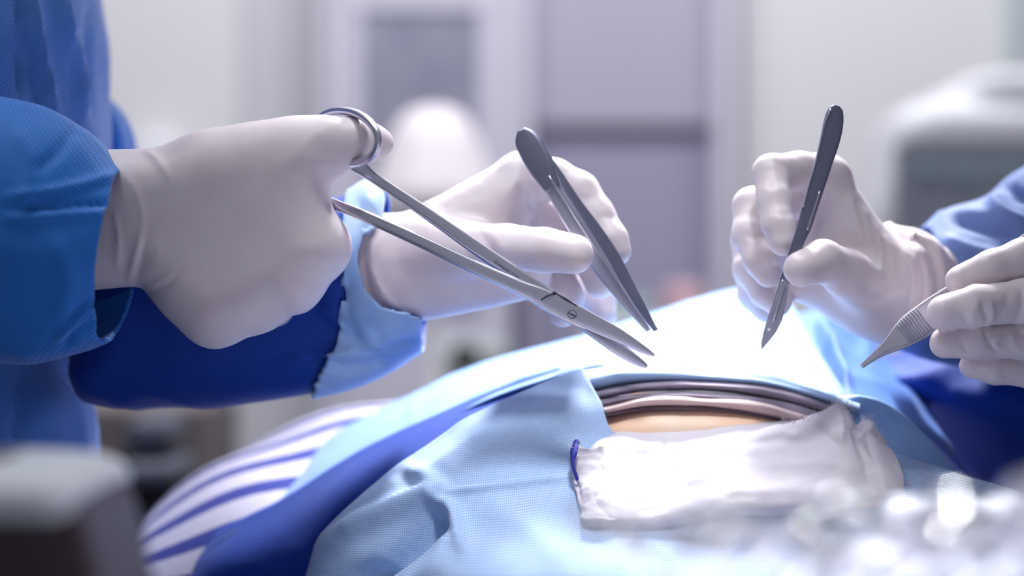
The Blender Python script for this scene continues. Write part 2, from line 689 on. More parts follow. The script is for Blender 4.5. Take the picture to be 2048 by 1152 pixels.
M_maroon = mat('maroon_enamel', lin(72, 48, 54), 0.5)
M_floor = mat('floor_vinyl', lin(120, 124, 136), 0.4, noise=(3, lin(110, 116, 130), 0.5))
M_cloth_white = mat('white_tray_cloth', lin(226, 228, 238), 0.8, sheen=0.3)

# ------------------------------------------------------------------ the room
def wall(name, c, s, m=M_wall):
    return tag(box(name, c, s, m), kind='structure')

wall('floor', (0, 0.2, -0.05), (6.0, 6.8, 0.1), M_floor)
wall('wall_back', (0, 2.65, 1.5), (6.0, 0.1, 3.0))
wall('wall_left', (-3.05, 0.2, 1.5), (0.1, 6.8, 3.0))
wall('wall_right', (3.05, 0.2, 1.5), (0.1, 6.8, 3.0))
wall('ceiling', (0, 0.2, 3.05), (6.0, 6.8, 0.1))

def rect(x0, y0, x1, y1, y, dep, name, m, parent=None, bv=0.004, kind=None):
    a, b = at(x0, y1, y), at(x1, y0, y)
    o = box(name, ((a[0] + b[0]) / 2, y + dep / 2, (a[2] + b[2]) / 2), (abs(b[0] - a[0]), dep, abs(b[2] - a[2])), m, parent, bv)
    if kind: tag(o, kind=kind)
    return o

# wall panels seen as soft vertical bands
rect(-900, -700, 482, 4200, 2.55, 0.05, 'trim_1', mat('pale_wall_panel', lin(214, 214, 218), 0.7), kind='structure')
rect(1478, -700, 2015, 4200, 2.55, 0.05, 'trim_2', mat('pale_wall_panel_right', lin(212, 212, 216), 0.7), kind='structure')
rect(2016, -700, 2036, 4200, 2.53, 0.06, 'trim_3', mat('green_tinted_edge', lin(180, 196, 196), 0.6), kind='structure')

# storage cabinet with glazed door on the left and open niche on the right
cab = thing('storage_cabinet', 'pale lilac wall cabinet with a glazed door left of a dark open niche', 'cabinet', (0.03, 2.5, 0.0))
rect(640, -500, 1465, 2300, 2.545, 0.02, 'back_panel', M_niche, cab)
rect(640, -500, 672, 2300, 2.46, 0.085, 'side_panel', M_frame, cab)
rect(1020, -500, 1062, 2300, 2.46, 0.085, 'side_panel', M_frame, cab)
rect(1432, -500, 1470, 2300, 2.46, 0.085, 'side_panel', M_frame, cab)
rect(1062, -500, 1432, 252, 2.515, 0.03, 'upper_door', mat('lilac_door_panel', lin(170, 167, 184), 0.5), cab)
door = rect(676, -500, 1016, 20, 2.46, 0.03, 'glazed_door', M_frame, cab)
rect(676, 20, 722, 2300, 2.46, 0.03, 'door_stile', M_frame, door)
rect(958, 20, 1016, 2300, 2.46, 0.03, 'door_stile', M_frame, door)
rect(722, 640, 958, 2300, 2.46, 0.03, 'door_lower_panel', M_frame, door)
rect(722, 20, 958, 640, 2.47, 0.008, 'door_pane', M_glass_grey, door)

disp = thing('wall_dispenser', 'small rounded white dispenser on the wall, just above the nearest wrist', 'dispenser', tuple(at(312, 310, 2.55)))
fd = Field(at(250, 400, 2.45) - 0.02, at(380, 240, 2.6) + 0.02, 0.006)
V, Q = fd.surface(fd.slab([(262, 300), (285, 277), (315, 270), (345, 277), (366, 300), (366, 390), (262, 390)], 2.53, 0.02, 0.06, 3))
solid('dispenser_case', V, Q, M_case, disp)
rect(290, 330, 338, 372, 2.462, 0.01, 'dispenser_window', M_screen, disp, 0.002)

# covered lamp on a stand in front of the cabinet
lamp = thing('examination_lamp', 'white domed lamp glowing softly in front of the glazed cabinet door', 'lamp', tuple(at(868, 300, 1.5) * np.array([1, 1, 0])))
lc = at(868, 420, 1.5)
M_lamp = mat('lamp_dome_glass', lin(236, 228, 234), 0.4, emit=((1.0, 0.93, 0.95, 1), 0.08))
lathe('lamp_dome', [(0.001, 0.130), (0.026, 0.126), (0.044, 0.112), (0.055, 0.09), (0.066, 0.06), (0.078, 0.03), (0.088, 0.005), (0.084, 0.0)], lc, M_lamp, lamp)
lathe('lamp_pole', [(0.011, -0.02), (0.011, -lc[2] + 0.03)], lc, M_white, lamp, 16)
lathe('lamp_base', [(0.16, -lc[2] + 0.001), (0.16, -lc[2] + 0.02), (0.03, -lc[2] + 0.05)], lc, M_white, lamp)

# patient monitor at the right
mon = thing('patient_monitor', 'white rounded patient monitor with carrying handle and dark grey screen', 'monitor', tuple(at(2000, 500, 1.4) * np.array([1, 1, 0])))
fld = Field(at(1700, 900, 1.38) - 0.02, at(2480, 100, 1.75) + 0.03, 0.006)
D = fld.slab([(1762, 262), (1800, 240), (1860, 222), (2400, 222), (2440, 262), (2440, 620), (1762, 620)], 1.5, 0.02, 0.09, 2)
top = fld.slab([(1830, 235), (1890, 182), (1950, 153), (2080, 146), (2220, 153), (2290, 182), (2350, 235)], 1.5, 0.015, 0.05, 3)
D = Field.smin(D, top, 0.02)
hole = fld.slab([(1950, 226), (1962, 196), (2000, 184), (2180, 184), (2220, 196), (2230, 226)], 1.5, 0.005, 0.2, 2)
D = np.maximum(D, -hole)
scr = fld.slab([(1790, 292), (2410, 292), (2410, 590), (1790, 590)], 1.40, 0.004, 0.016, 0)
D = np.maximum(D, -scr)
V, Q = fld.surface(D)
solid('monitor_case', V, Q, M_case, mon)
rect(1792, 294, 2408, 588, 1.413, 0.004, 'monitor_screen', M_screen, mon, 0.001)
for i, (x0, x1, yy) in enumerate(((1835, 1885, 330), (1905, 1960, 335), (1990, 2040, 330))):
    rect(x0, yy, x1, yy + 16, 1.409, 0.002, 'screen_readout', mat('readout_teal_%d' % i, lin(150, 178, 186), 0.4), mon, 0)
mc = at(2100, 620, 1.5)
rect(2040, 620, 2160, 1700, 1.48, 0.06, 'monitor_stand', M_white, mon)
box('stand_base', (mc[0], 1.5, 0.03), (0.5, 0.4, 0.06), M_white, mon, 0.01)

# dark equipment low down at the left, between surgeon and patient
def ellip(name, c, r, m, parent=None, amp=0.0, sc=10., n=0.01):
    f = Field(np.array(c) - np.array(r) - 0.04, np.array(c) + np.array(r) + 0.04, n)
    X, Y, Z = np.meshgrid(*f.ax, indexing='ij')
    D = (np.sqrt(((X - c[0]) / r[0]) ** 2 + ((Y - c[1]) / r[1]) ** 2 + ((Z - c[2]) / r[2]) ** 2) - 1) * min(r)
    V, Q = f.surface(D)
    if amp: V = folds(V, Q, amp, sc)
    return solid(name, V, Q, m, parent)

cart = thing('equipment_cart', 'taupe and dark grey equipment cart behind the surgeon, left of the striped blanket', 'cart', tuple(at(250, 900, 1.1) * np.array([1, 1, 0])))
c0 = at(180, 810, 1.3)
box('cart_cabinet', (c0[0], 1.45, c0[2] / 2), (0.26, 0.3, c0[2]), M_taupe, cart, 0.01)
rect(245, 842, 335, 905, 0.92, 0.12, 'cart_drawer', M_slate, cart, 0.01)
rect(235, 925, 345, 975, 0.90, 0.14, 'cart_drawer', mat('slate_tray', lin(100, 106, 122), 0.5), cart, 0.01)
rect(215, 975, 480, 1900, 0.92, 0.2, 'cart_bin', M_black, cart, 0.01)
rect(235, 905, 340, 925, 0.95, 0.1, 'cart_drawer', M_black, cart, 0.004)
# pink and green soft things on a shelf far behind the drape
sh = thing('supply_trolley', 'low white trolley with pink and green packs in the niche behind the drape', 'trolley', tuple(at(1300, 900, 1.9) * np.array([1, 1, 0])))
rect(1180, 640, 1520, 1900, 1.9, 0.3, 'trolley_body', M_white, sh, 0.01)
pk = rect(1330, 566, 1415, 640, 1.95, 0.1, 'supply_pack', mat('pink_pack_wrap', lin(196, 160, 168), 0.7), sh, 0.02)
rect(1200, 596, 1310, 640, 1.95, 0.1, 'supply_pack', mat('green_pack_wrap', lin(150, 172, 172), 0.7), sh, 0.02)
st = thing('equipment_stand', 'grey upright stand with a round black knob below the forceps hand', 'stand', tuple(at(1040, 900, 1.6) * np.array([1, 1, 0])))
rect(1022, 560, 1056, 2100, 1.6, 0.05, 'stand_column', M_niche, st, 0.006)
k0 = at(930, 712, 1.6)
rect(850, 690, 1022, 2100, 1.66, 0.3, 'stand_body', mat('pale_green_enamel', lin(186, 194, 192), 0.5), st, 0.02)
ellip('stand_knob', k0, (0.02, 0.02, 0.018), M_black, st, n=0.004)

# ------------------------------------------------------------------ operating table and patient
tb = thing('operating_table', 'operating table with padded top hidden under the blue drapes', 'table', (0.1, 0.2, 0))
box('table_pad', (0.02, 0.42, 0.90), (0.42, 1.9, 0.07), M_black, tb, 0.02)
box('table_frame', (0.02, 0.42, 0.845), (0.36, 1.8, 0.04), M_satin, tb, 0.005)
box('table_column', (0.02, 0.42, 0.45), (0.22, 0.3, 0.75), M_satin, tb, 0.02)
box('table_base', (0.02, 0.42, 0.04), (0.40, 0.8, 0.08), M_satin, tb, 0.02)

f = Field((-0.24, -0.56, 0.90), (0.32, 1.40, 1.24), 0.009)
D = f.blank()
def wc(D, a, b, ra, rb, k=0.03, sq=1.0):
    f.cone(D, a, b, ra, rb, k, sq)
for s in (-1, 1):
    wc(D, (0.05 + s * 0.045, 0.28, 1.015), (0.055 + s * 0.035, 0.06, 1.03), 0.070, 0.066)
    wc(D, (0.05 + s * 0.045, 0.28, 1.015), (0.05 + s * 0.06, 0.66, 1.03), 0.070, 0.072)
    wc(D, (0.05 + s * 0.05, 0.04, 1.005), (0.05 + s * 0.07, -0.25, 0.995), 0.066, 0.042)
    wc(D, (0.05 + s * 0.07, -0.25, 0.995), (0.05 + s * 0.07, -0.5, 0.975), 0.042, 0.032)
    wc(D, (0.05 + s * 0.12, 0.66, 1.03), (0.05 + s * 0.135, 0.42, 0.985), 0.035, 0.03)
    wc(D, (0.05 + s * 0.135, 0.42, 0.985), (0.05 + s * 0.12, 0.26, 0.97), 0.028, 0.022)
wc(D, (0.07, 0.72, 1.04), (0.07, 0.84, 1.04), 0.05, 0.05)
wc(D, (0.07, 0.90, 1.04), (0.07, 0.97, 1.04), 0.082, 0.075)
wc(D, (0.07, 0.90, 1.12), (0.07, 0.92, 1.125), 0.012, 0.010)
V, Q = f.surface(D)
pat = thing('patient', 'person lying under the blue drapes, a strip of stained skin showing above the gauze', 'person', (0.07, 0.4, 0.94))
solid('body', V, Q, M_skin, pat)
# ------------------------------------------------------------------ drapes and blanket
# striped blanket: rings of blue and white along the depth, over the patient's legs
m = mat('striped_blanket_cloth', lin(225, 220, 236), 0.8, sheen=0.3)
nt = m.node_tree
uvn = nt.nodes.new('ShaderNodeUVMap')
sep = nt.nodes.new('ShaderNodeSeparateXYZ')
nt.links.new(uvn.outputs[0], sep.inputs[0])
mm = nt.nodes.new('ShaderNodeMath'); mm.operation = 'MULTIPLY'; mm.inputs[1].default_value = 1 / 0.036
ff = nt.nodes.new('ShaderNodeMath'); ff.operation = 'FRACT'
cr = nt.nodes.new('ShaderNodeValToRGB')
cr.color_ramp.elements[0].position = 0.56
cr.color_ramp.elements[0].color = lin(226, 220, 236)
cr.color_ramp.elements[1].position = 0.60
cr.color_ramp.elements[1].color = lin(16, 44, 160)
e = cr.color_ramp.elements.new(0.97); e.color = lin(16, 44, 160)
e = cr.color_ramp.elements.new(1.0); e.color = lin(226, 220, 236)
nt.links.new(sep.outputs['Y'], mm.inputs[0]); nt.links.new(mm.outputs[0], ff.inputs[0])
nt.links.new(ff.outputs[0], cr.inputs[0]); nt.links.new(cr.outputs[0], nt.nodes['Principled BSDF'].inputs['Base Color'])
vs, fs, uvs = [], [], []
NU, NV = 60, 60
for i in range(NU + 1):
    for j in range(NV + 1):
        th = math.pi * (0.0 + i / NU)            # across x, left to right
        ph = math.pi * (j / NV)                  # front to back
        x = -math.cos(th)
        prof = max(0.0, 1 - abs(x) ** 2.3) ** 0.5
        sph, cph = math.sin(ph), -math.cos(ph)
        z = 0.955 + 0.175 * prof * (abs(sph) ** 0.8)
        xx = -0.005 + 0.262 * x + 0.02 * cph
        yy = 0.31 + 0.23 * cph * (0.55 + 0.45 * prof)
        wob = 0.002 * math.sin(xx * 60 + j * 0.3)
        vs.append((xx, yy, z + wob)); uvs.append((xx, ph * 0.20 + 0.0015 * math.sin(xx * 45 + j * .2)))
for i in range(NU):
    for j in range(NV):
        a = i * (NV + 1) + j
        fs.append((a, a + 1, a + NV + 2, a + NV + 1))
me = bpy.data.meshes.new('striped_blanket')
me.from_pydata(vs, [], fs)
ul = me.uv_layers.new(name='uv')
for lp in me.loops:
    ul.data[lp.index].uv = uvs[lp.vertex_index]
o = link('striped_blanket', me, m)
o.modifiers.new('thickness', 'SOLIDIFY').thickness = 0.002
tag(o, 'blue and white striped blanket mounded over the patient, left of the drapes', 'blanket')

# sheet behind everything: far drape with the folded pale strip along its near edge
rows = [
    [(180, 1240, .26), (420, 1085, .25), (562, 946, .24), (674, 862, .22), (808, 795, .20), (996, 716, .20), (1200, 664, .23), (1480, 578, .28), (1580, 606, .26)],
    [(240, 1230, .20), (430, 1080, .19), (570, 965, .19), (672, 885, .18), (812, 812, .165), (996, 735, .16), (1205, 685, .17), (1480, 620, .20), (1610, 655, .19)],
    [(300, 1215, .155), (426, 1078, .15), (568, 990, .15), (675, 918, .14), (815, 842, .13), (1000, 762, .12), (1205, 708, .115), (1465, 690, .12), (1650, 722, .12)],
    [(330, 1240, .13), (422, 1090, .13), (560, 1025, .12), (680, 950, .11), (820, 872, .10), (1000, 790, .09), (1190, 738, .075), (1440, 752, .06), (1700, 797, .065)],
]
o = patch('far_drape', rows, M_drape_plain, nu=16, nv=16, amp=0.0016, scale=14, thick=0.0012,
          creases=[([(470, 1040), (640, 930), (800, 850)], 1.0, 14), ([(830, 790), (820, 860)], 2.0, 12), ([(860, 850), (1000, 770), (1190, 715)], -2.5, 10), ([(830, 820), (1000, 745), (1190, 690)], 2.0, 14)])
tag(o, 'pale blue drape sheet over the far side of the patient, whitest under the surgical light', 'drape')

# drape layer below the pale strip, its shade put into a deep blue
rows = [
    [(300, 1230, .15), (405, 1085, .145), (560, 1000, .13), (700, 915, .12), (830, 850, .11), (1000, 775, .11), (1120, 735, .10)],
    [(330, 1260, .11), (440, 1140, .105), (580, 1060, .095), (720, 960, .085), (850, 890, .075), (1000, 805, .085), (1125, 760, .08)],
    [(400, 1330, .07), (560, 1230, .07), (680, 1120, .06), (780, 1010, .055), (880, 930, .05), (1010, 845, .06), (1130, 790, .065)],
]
o = patch('under_drape', rows, M_drape_shaded, nu=14, nv=14, amp=0.001, scale=16, thick=0.001)
tag(o, 'drape layer with its shade painted deep blue, between the pale strip and the textured front drape', 'drape')

# textured front drape
rows = [
    [(1165, 735, .055), (1200, 800, .04), (1240, 872, .03), (1400, 905, .03), (1600, 905, .035), (1770, 906, .035), (1910, 945, .03), (2060, 990, .03), (2250, 1060, .03)],
    [(1000, 803, .055), (1070, 850, .03), (1170, 905, .02), (1360, 950, .012), (1590, 960, .01), (1780, 962, .01), (1930, 990, .01), (2080, 1030, .01), (2260, 1090, .01)],
    [(850, 890, .055), (930, 930, .02), (1080, 975, .0), (1330, 1010, -.01), (1590, 1020, -.015), (1800, 1020, -.015), (1960, 1050, -.015), (2100, 1080, -.015), (2270, 1130, -.015)],
    [(725, 985, .05), (840, 1020, .012), (1020, 1060, -.025), (1300, 1090, -.04), (1590, 1100, -.045), (1810, 1100, -.045), (1980, 1120, -.045), (2120, 1140, -.045), (2280, 1180, -.045)],
    [(640, 1080, .045), (780, 1110, .0), (980, 1150, -.05), (1280, 1180, -.07), (1590, 1190, -.075), (1820, 1190, -.075), (1990, 1200, -.075), (2130, 1210, -.075), (2290, 1240, -.075)],
    [(570, 1250, .03), (720, 1270, -.03), (940, 1300, -.07), (1260, 1320, -.09), (1590, 1320, -.09), (1830, 1320, -.09), (2000, 1320, -.09), (2150, 1320, -.09), (2300, 1320, -.09)],
    [(400, 1420, -.15), (560, 1400, -.18), (860, 1400, -.2), (1240, 1400, -.2), (1590, 1400, -.2), (1830, 1400, -.2), (2050, 1400, -.2), (2250, 1420, -.2), (2450, 1450, -.2)],
    [(-300, 2150, -.55), (0, 2000, -.55), (500, 1980, -.56), (1140, 1980, -.56), (1690, 1980, -.56), (2130, 1980, -.56), (2600, 1990, -.56), (3000, 2050, -.56), (3300, 2200, -.55)],
]
o = patch('front_drape', rows, M_drape, nu=26, nv=22, amp=0.0012, scale=15, thick=0.0012, fine=0.0002,
          creases=[([(640, 1090), (760, 1035), (840, 1000), (885, 988)], 8, 20), ([(700, 1170), (800, 1100), (860, 1050), (888, 1018)], -15, 20),
                   ([(880, 1000), (905, 1025), (918, 1060), (925, 1110)], 7, 13), ([(780, 1200), (870, 1130), (905, 1070)], 5, 20),
                   ([(890, 985), (980, 975), (1060, 965), (1140, 955)], 2.4, 6), ([(800, 930), (860, 960), (890, 985)], 3, 16),
                   ([(900, 870), (1000, 850), (1120, 840), (1210, 815)], 3, 30), ([(960, 1000), (1060, 1060), (1130, 1140)], 2.5, 30),
                   ([(700, 1050), (760, 1000), (800, 950)], 2, 14)])
tag(o, 'textured light blue drape in front of the wound, puckered at one corner', 'drape')

# stacked curved folds around the opening
M_fold_a = mat('fold_pale_blue', lin(170, 200, 238), 0.6, sheen=0.3)
M_fold_b = mat('fold_grey_brown', lin(150, 138, 156), 0.7, sheen=0.3)
M_fold_c = mat('fold_pinkish', lin(205, 180, 180), 0.7, sheen=0.3)
def band(name, top, bot, m, bulge=0.006, parent=None, nu=10):
    mid = [((a[0] + b[0]) / 2, (a[1] + b[1]) / 2 - 1, min(a[2], b[2]) - bulge) for a, b in zip(top, bot)]
    back = [(a[0], a[1] + 6, a[2] + 0.02) for a in top]
    und = [(b[0], b[1] + 4, b[2] + 0.02) for b in bot]
    return patch(name, [back, top, mid, bot, und], m, parent, nu=nu, nv=6, amp=0.0005, scale=30, thick=0.0)
fo = thing('folded_towel', 'stack of curved blue, grey and pink cloth folds framing the wound', 'towel', tuple(at(1420, 800, 0.05)))
band('pale_fold', [(1160, 742, .062), (1260, 728, .060), (1420, 738, .058), (1560, 760, .058), (1720, 806, .058)],
     [(1185, 782, .055), (1280, 766, .052), (1420, 768, .050), (1560, 780, .050), (1720, 830, .052)], M_fold_a, parent=fo)
band('grey_fold', [(1180, 784, .052), (1290, 764, .050), (1420, 762, .048), (1560, 776, .048), (1700, 822, .050)],
     [(1195, 800, .048), (1290, 782, .046), (1420, 780, .044), (1560, 800, .044), (1700, 842, .046)], M_fold_b, 0.004, fo)
band('grey_fold', [(1192, 798, .048), (1290, 786, .046), (1420, 784, .044), (1560, 800, .044), (1700, 842, .046)],
     [(1202, 816, .044), (1290, 800, .042), (1420, 802, .040), (1540, 822, .040), (1690, 868, .042)], M_fold_b, 0.004, fo)
band('pink_fold', [(1205, 812, .044), (1300, 790, .042), (1400, 794, .040), (1520, 800, .040), (1660, 842, .042)],
     [(1212, 828, .040), (1300, 812, .038), (1400, 812, .036), (1520, 828, .036), (1650, 862, .038)], M_fold_c, 0.004, fo)
band('dark_fold', [(1205, 820, .042), (1300, 812, .042), (1400, 812, .040), (1520, 824, .040), (1640, 850, .042)],
     [(1214, 834, .040), (1300, 822, .040), (1400, 822, .038), (1520, 836, .038), (1640, 866, .040)], mat('fold_umber', lin(120, 100, 116), 0.7), 0.002, fo)
# small blue flap turned up behind the scissor tips
o = patch('drape_flap', [[(1285, 742, .066), (1300, 728, .068), (1325, 718, .070), (1360, 722, .070), (1390, 736, .068), (1412, 750, .066)],
                         [(1285, 746, .062), (1300, 742, .060), (1325, 740, .060), (1360, 742, .060), (1390, 746, .061), (1412, 752, .064)]],
          mat('flap_blue_cloth', lin(96, 146, 206), 0.6), nu=6, nv=6, thick=0.001)
tag(o, 'small curved mid blue drape flap turned up beside the scissor tips', 'drape')
# skin of the belly
rows = [[(1190, 812, .062), (1300, 790, .064), (1420, 786, .062), (1540, 800, .060), (1680, 850, .058)],
        [(1196, 838, .045), (1300, 818, .043), (1420, 812, .042), (1540, 828, .042), (1680, 872, .042)],
        [(1200, 870, .036), (1300, 850, .032), (1420, 850, .03), (1540, 860, .03), (1680, 900, .034)],
        [(1210, 930, .032), (1300, 915, .028), (1420, 910, .026), (1540, 920, .026), (1680, 950, .03)]]
o = patch('belly', rows, M_skin, pat, nu=10, nv=8, thick=0.0)
o['label'] = 'orange stained belly skin'

# right-hand drape strips
rows = [[(1575, 632, .24), (1640, 624, .26), (1720, 660, .27), (1790, 720, .27)],
        [(1630, 700, .15), (1690, 690, .17), (1760, 740, .18), (1850, 800, .18)],
        [(1690, 800, .07), (1760, 800, .09), (1850, 850, .10), (1950, 950, .10)]]
o = patch('side_drape', rows, mat('shaded_side_cloth', lin(62, 112, 190), 0.7, sheen=0.1), nu=16, nv=16, amp=0.004, scale=16, thick=0.001,  # shade over this drape put into its deeper blue
          creases=[([(1640, 640), (1670, 700), (1700, 770)], 8, 10), ([(1610, 640), (1650, 720), (1690, 790)], -6, 14), ([(1720, 680), (1760, 750), (1850, 830)], 5, 14)])
tag(o, 'crumpled drape coloured in a shaded blue beyond the scalpel, between the bright drape and the dark gown', 'drape')
rows = [[(1640, 792, .062), (1700, 792, .062), (1770, 806, .062), (1850, 868, .06), (1930, 962, .06)],
        [(1635, 812, .052), (1700, 828, .050), (1765, 862, .05), (1840, 920, .05), (1930, 985, .05)],
        [(1630, 845, .040), (1690, 868, .040), (1760, 905, .04), (1830, 950, .04), (1930, 1010, .04)]]
o = patch('drape_strip', rows, M_drape_plain, nu=12, nv=10, amp=0.0006, scale=20, thick=0.001,
          creases=[([(1690, 796), (1760, 812), (1830, 858)], 3, 7)])
tag(o, 'smooth blue drape strip curving down right of the gauze', 'drape')

# ------------------------------------------------------------------ gauze pack
out_t = [(1150, 878), (1215, 868), (1290, 862), (1370, 858), (1450, 848), (1530, 842), (1590, 836), (1640, 823), (1672, 806), (1698, 820), (1712, 848), (1728, 838), (1746, 840), (1756, 868)]
rows = []
prof = [(-0.00, 0.022, 0.0), (0.02, 0.012, 0.0), (0.12, 0.006, .0), (0.35, 0.0, 0), (0.65, -0.004, 0), (0.88, -0.004, 0), (0.99, 0.004, 0), (1.0, 0.016, 0)]
bot = [(1172, 1040), (1230, 1068), (1320, 1060), (1400, 1040), (1480, 1030), (1560, 1028), (1620, 1022), (1670, 1016), (1700, 1013), (1725, 1011), (1745, 1009), (1765, 1007), (1785, 1005), (1805, 1000)]
left_in = [(1140, 1000)]
for v, dy, _ in prof:
    r = []
    for k, (a, b) in enumerate(zip(out_t, bot)):
        sx = (1 - (2 * v - 1) ** 2) * (-14 if k == 0 else 0)
        x = a[0] + (b[0] - a[0]) * (v ** (1.0)) + sx
        if k == len(out_t) - 1: x += 22 * (1 - (2 * v - 1) ** 2)
        yb = 0.024 - 0.050 * v + dy
        edge = 0.010 if k in (0, len(out_t) - 1) else 0.0
        r.append((x, a[1] + (b[1] - a[1]) * v, yb + edge - 0.004))
    rows.append(r)
gz = thing('gauze_pack', 'thick folded white cotton gauze with frayed edge lying in front of the wound', 'gauze', tuple(at(1450, 950, 0.0)))
o = patch('gauze_sheet', rows, M_gauze, gz, nu=14, nv=14, amp=0.0016, scale=24, thick=0.002, fine=0.0003, edge=0.0007, aniso=(0.45, 1, 1),
          creases=[([(1325, 880), (1350, 930), (1378, 985)], -1.6, 5), ([(1240, 880), (1320, 900), (1480, 905), (1640, 885)], 0.9, 10), ([(1400, 930), (1560, 925), (1740, 930)], 0.8, 9), ([(1200, 900), (1215, 960), (1190, 1020)], 1.8, 14),
                   ([(1420, 980), (1560, 985), (1760, 970)], 1.0, 12), ([(1640, 835), (1655, 870), (1700, 900)], -1.6, 8), ([(1672, 812), (1685, 850), (1680, 890)], 1.6, 8), ([(1708, 845), (1715, 880), (1740, 920)], -1.8, 7), ([(1742, 845), (1738, 880), (1755, 930)], 1.2, 6), ([(1180, 930), (1350, 960), (1500, 950)], 0.9, 12), ([(1600, 850), (1540, 880), (1420, 885)], -0.9, 9)])
# rolled left end
rows = []
for i, t in enumerate(np.linspace(0, 2 * math.pi, 9)):
    r = []
    for j, v in enumerate(np.linspace(0, 1, 7)):
        cx, cy, yy = 1180 + 20 * v * v, 885 + 150 * v, 0.022 - 0.045 * v
        rx = 34 + 8 * math.sin(v * 7)
        r.append((cx - rx * math.cos(t), cy + 10 * math.sin(t), yy - 0.008 * math.sin(t)))
    rows.append(r)
patch('gauze_roll', rows, M_gauze, gz, nu=10, nv=6, amp=0.0018, scale=55, thick=0.001, fine=0.0006, edge=0.0012)
o = patch('marker_tape', [[(1146, 884, .008), (1152, 878, .008), (1159, 882, .006)], [(1140, 905, .004), (1146, 903, .0), (1155, 905, .0)], [(1142, 930, .0), (1146, 930, -.004), (1150, 928, -.002)], [(1152, 962, -.004), (1155, 960, -.006), (1158, 958, -.004)]],
          mat('violet_tape', lin(36, 40, 150), 0.6), gz, nu=6, nv=6, thick=0.0008)
o['label'] = 'violet blue marker tape'
# loose cotton threads at the edges
vs, fs = [], []
def thread(p0, dirv, L, r=0.00009, curl=0.4):
    global vs, fs
    p = np.array(p0); d = np.array(dirv) / np.linalg.norm(dirv)
    n = 6
    base = len(vs)
    for i in range(n + 1):
        for k in range(3):
            a = 2 * math.pi * k / 3
            vs.append(p + r * np.array([math.cos(a), math.sin(a) * .6, math.sin(a)]))
        d = d + curl * RNG.normal(0, 0.5, 3); d /= np.linalg.norm(d)
        p = p + d * L / n
    for i in range(n):
        for k in range(3):
            a = base + i * 3
            fs.append((a + k, a + (k + 1) % 3, a + 3 + (k + 1) % 3, a + 3 + k))
edge_line = catmull([(1560, 842), (1600, 838), (1645, 824), (1672, 808), (1696, 816), (1708, 842), (1742, 836), (1755, 870), (1770, 910)], 20)
for k in range(190):
    p = edge_line[RNG.integers(len(edge_line))]
    thread(at(p[0] + RNG.normal(0, 3), p[1] + RNG.normal(3, 3), 0.013), (RNG.normal(0.1, 0.6), RNG.normal(-.3, .3), abs(RNG.normal(1, .4))), RNG.uniform(0.0015, 0.005))
for k in range(50):
    thread(at(RNG.uniform(1142, 1175), RNG.uniform(878, 1000), 0.0), (-1, RNG.normal(0, .4), RNG.normal(.3, .5)), RNG.uniform(0.001, 0.004))
o = mesh('loose_threads', vs, fs, M_gauze, gz)
tag(o, kind='stuff')

# ------------------------------------------------------------------ left surgeon
def shell(name, poly, y, R, T, m, parent, h=0.0025, clip=None, amp=0.003, scale=12, creases=None, wallt=0.005, fine=0.0, shear=None, smooth=3, aniso=None, hollow=None, grow=0.0):
    pts = np.array([at(p[0], p[1], y) for p in poly])
    lo = pts.min(0) - 0.02; hi = pts.max(0) + 0.02
    ext = T + 0.02 + (0.0 if shear is None else abs(shear[0]) * (hi[0] - lo[0]) / 2 + abs(shear[1]) * (hi[2] - lo[2]) / 2)
    lo[1] = y - ext; hi[1] = y + ext
    f = Field(lo, hi, h)
    D = f.slab(poly, y, R, T, smooth, shear) - grow
    V, Q = f.surface(D)
    V = folds(V, Q, amp, scale, creases, 0.0, fine, aniso)
    if clip is None:
        return solid(name, V, Q, m, parent)
    # cut the cloth at the opening and give it its thickness
    P = np.array([at(p[0], p[1], y)[[0, 2]] for p in clip])
    x, z = V[:, 0].copy(), V[:, 2].copy()
    c = poly2(x, z, P)
    e = 1e-4
    for _ in range(3):
        cc = poly2(x, z, P)
        gx = (poly2(x + e, z, P) - poly2(x - e, z, P)) / (2 * e)
        gz_ = (poly2(x, z + e, P) - poly2(x, z - e, P)) / (2 * e)
        k = np.where(cc > 0, cc, 0) * 0.98
        x -= gx * k
        z -= gz_ * k
    keep = (c[Q] < 0).any(1)
    move = np.zeros(len(V), bool)
    move[Q[keep].ravel()] = True
    move &= c > 0
    V[move, 0], V[move, 2] = x[move], z[move]
    Q = Q[keep]
    used, inv = np.unique(Q, return_inverse=True)
    o = solid(name, V[used], inv.reshape(Q.shape), m, parent)
    md = o.modifiers.new('thickness', 'SOLIDIFY')
    md.thickness = 0.0022
    md.offset = -1
    return o

surg = thing('surgeon', 'person in a bright blue gown on the left holding scissors and forceps', 'person', (-0.42, 0.1, 0.0))
torso = shell('gown', [(-700, -600), (150, -500), (178, -150), (190, -20), (210, 80), (206, 180), (215, 300), (190, 500), (150, 640), (128, 730), (162, 790), (180, 860), (182, 960), (190, 1300), (200, 2400), (-700, 2400)],
              0.14, 0.12, 0.13, M_gown_hazed, surg, h=0.006, amp=0.004, scale=9, aniso=(1.3, 1, 0.5),
              creases=[([(60, -40), (75, 80), (95, 180), (108, 260)], 6, 9), ([(38, -20), (40, 100), (42, 210)], -6, 7), ([(50, -20), (62, 100), (85, 230)], -5, 9), ([(110, -30), (140, 60), (158, 130), (165, 240)], 8, 11), ([(130, 0), (150, 90), (150, 200)], -6, 8),
                       ([(190, -20), (180, 80), (175, 160), (190, 240)], -6, 8), ([(40, 720), (30, 850), (10, 960)], -3, 8), ([(150, 760), (155, 860), (160, 940)], 4, 10)])
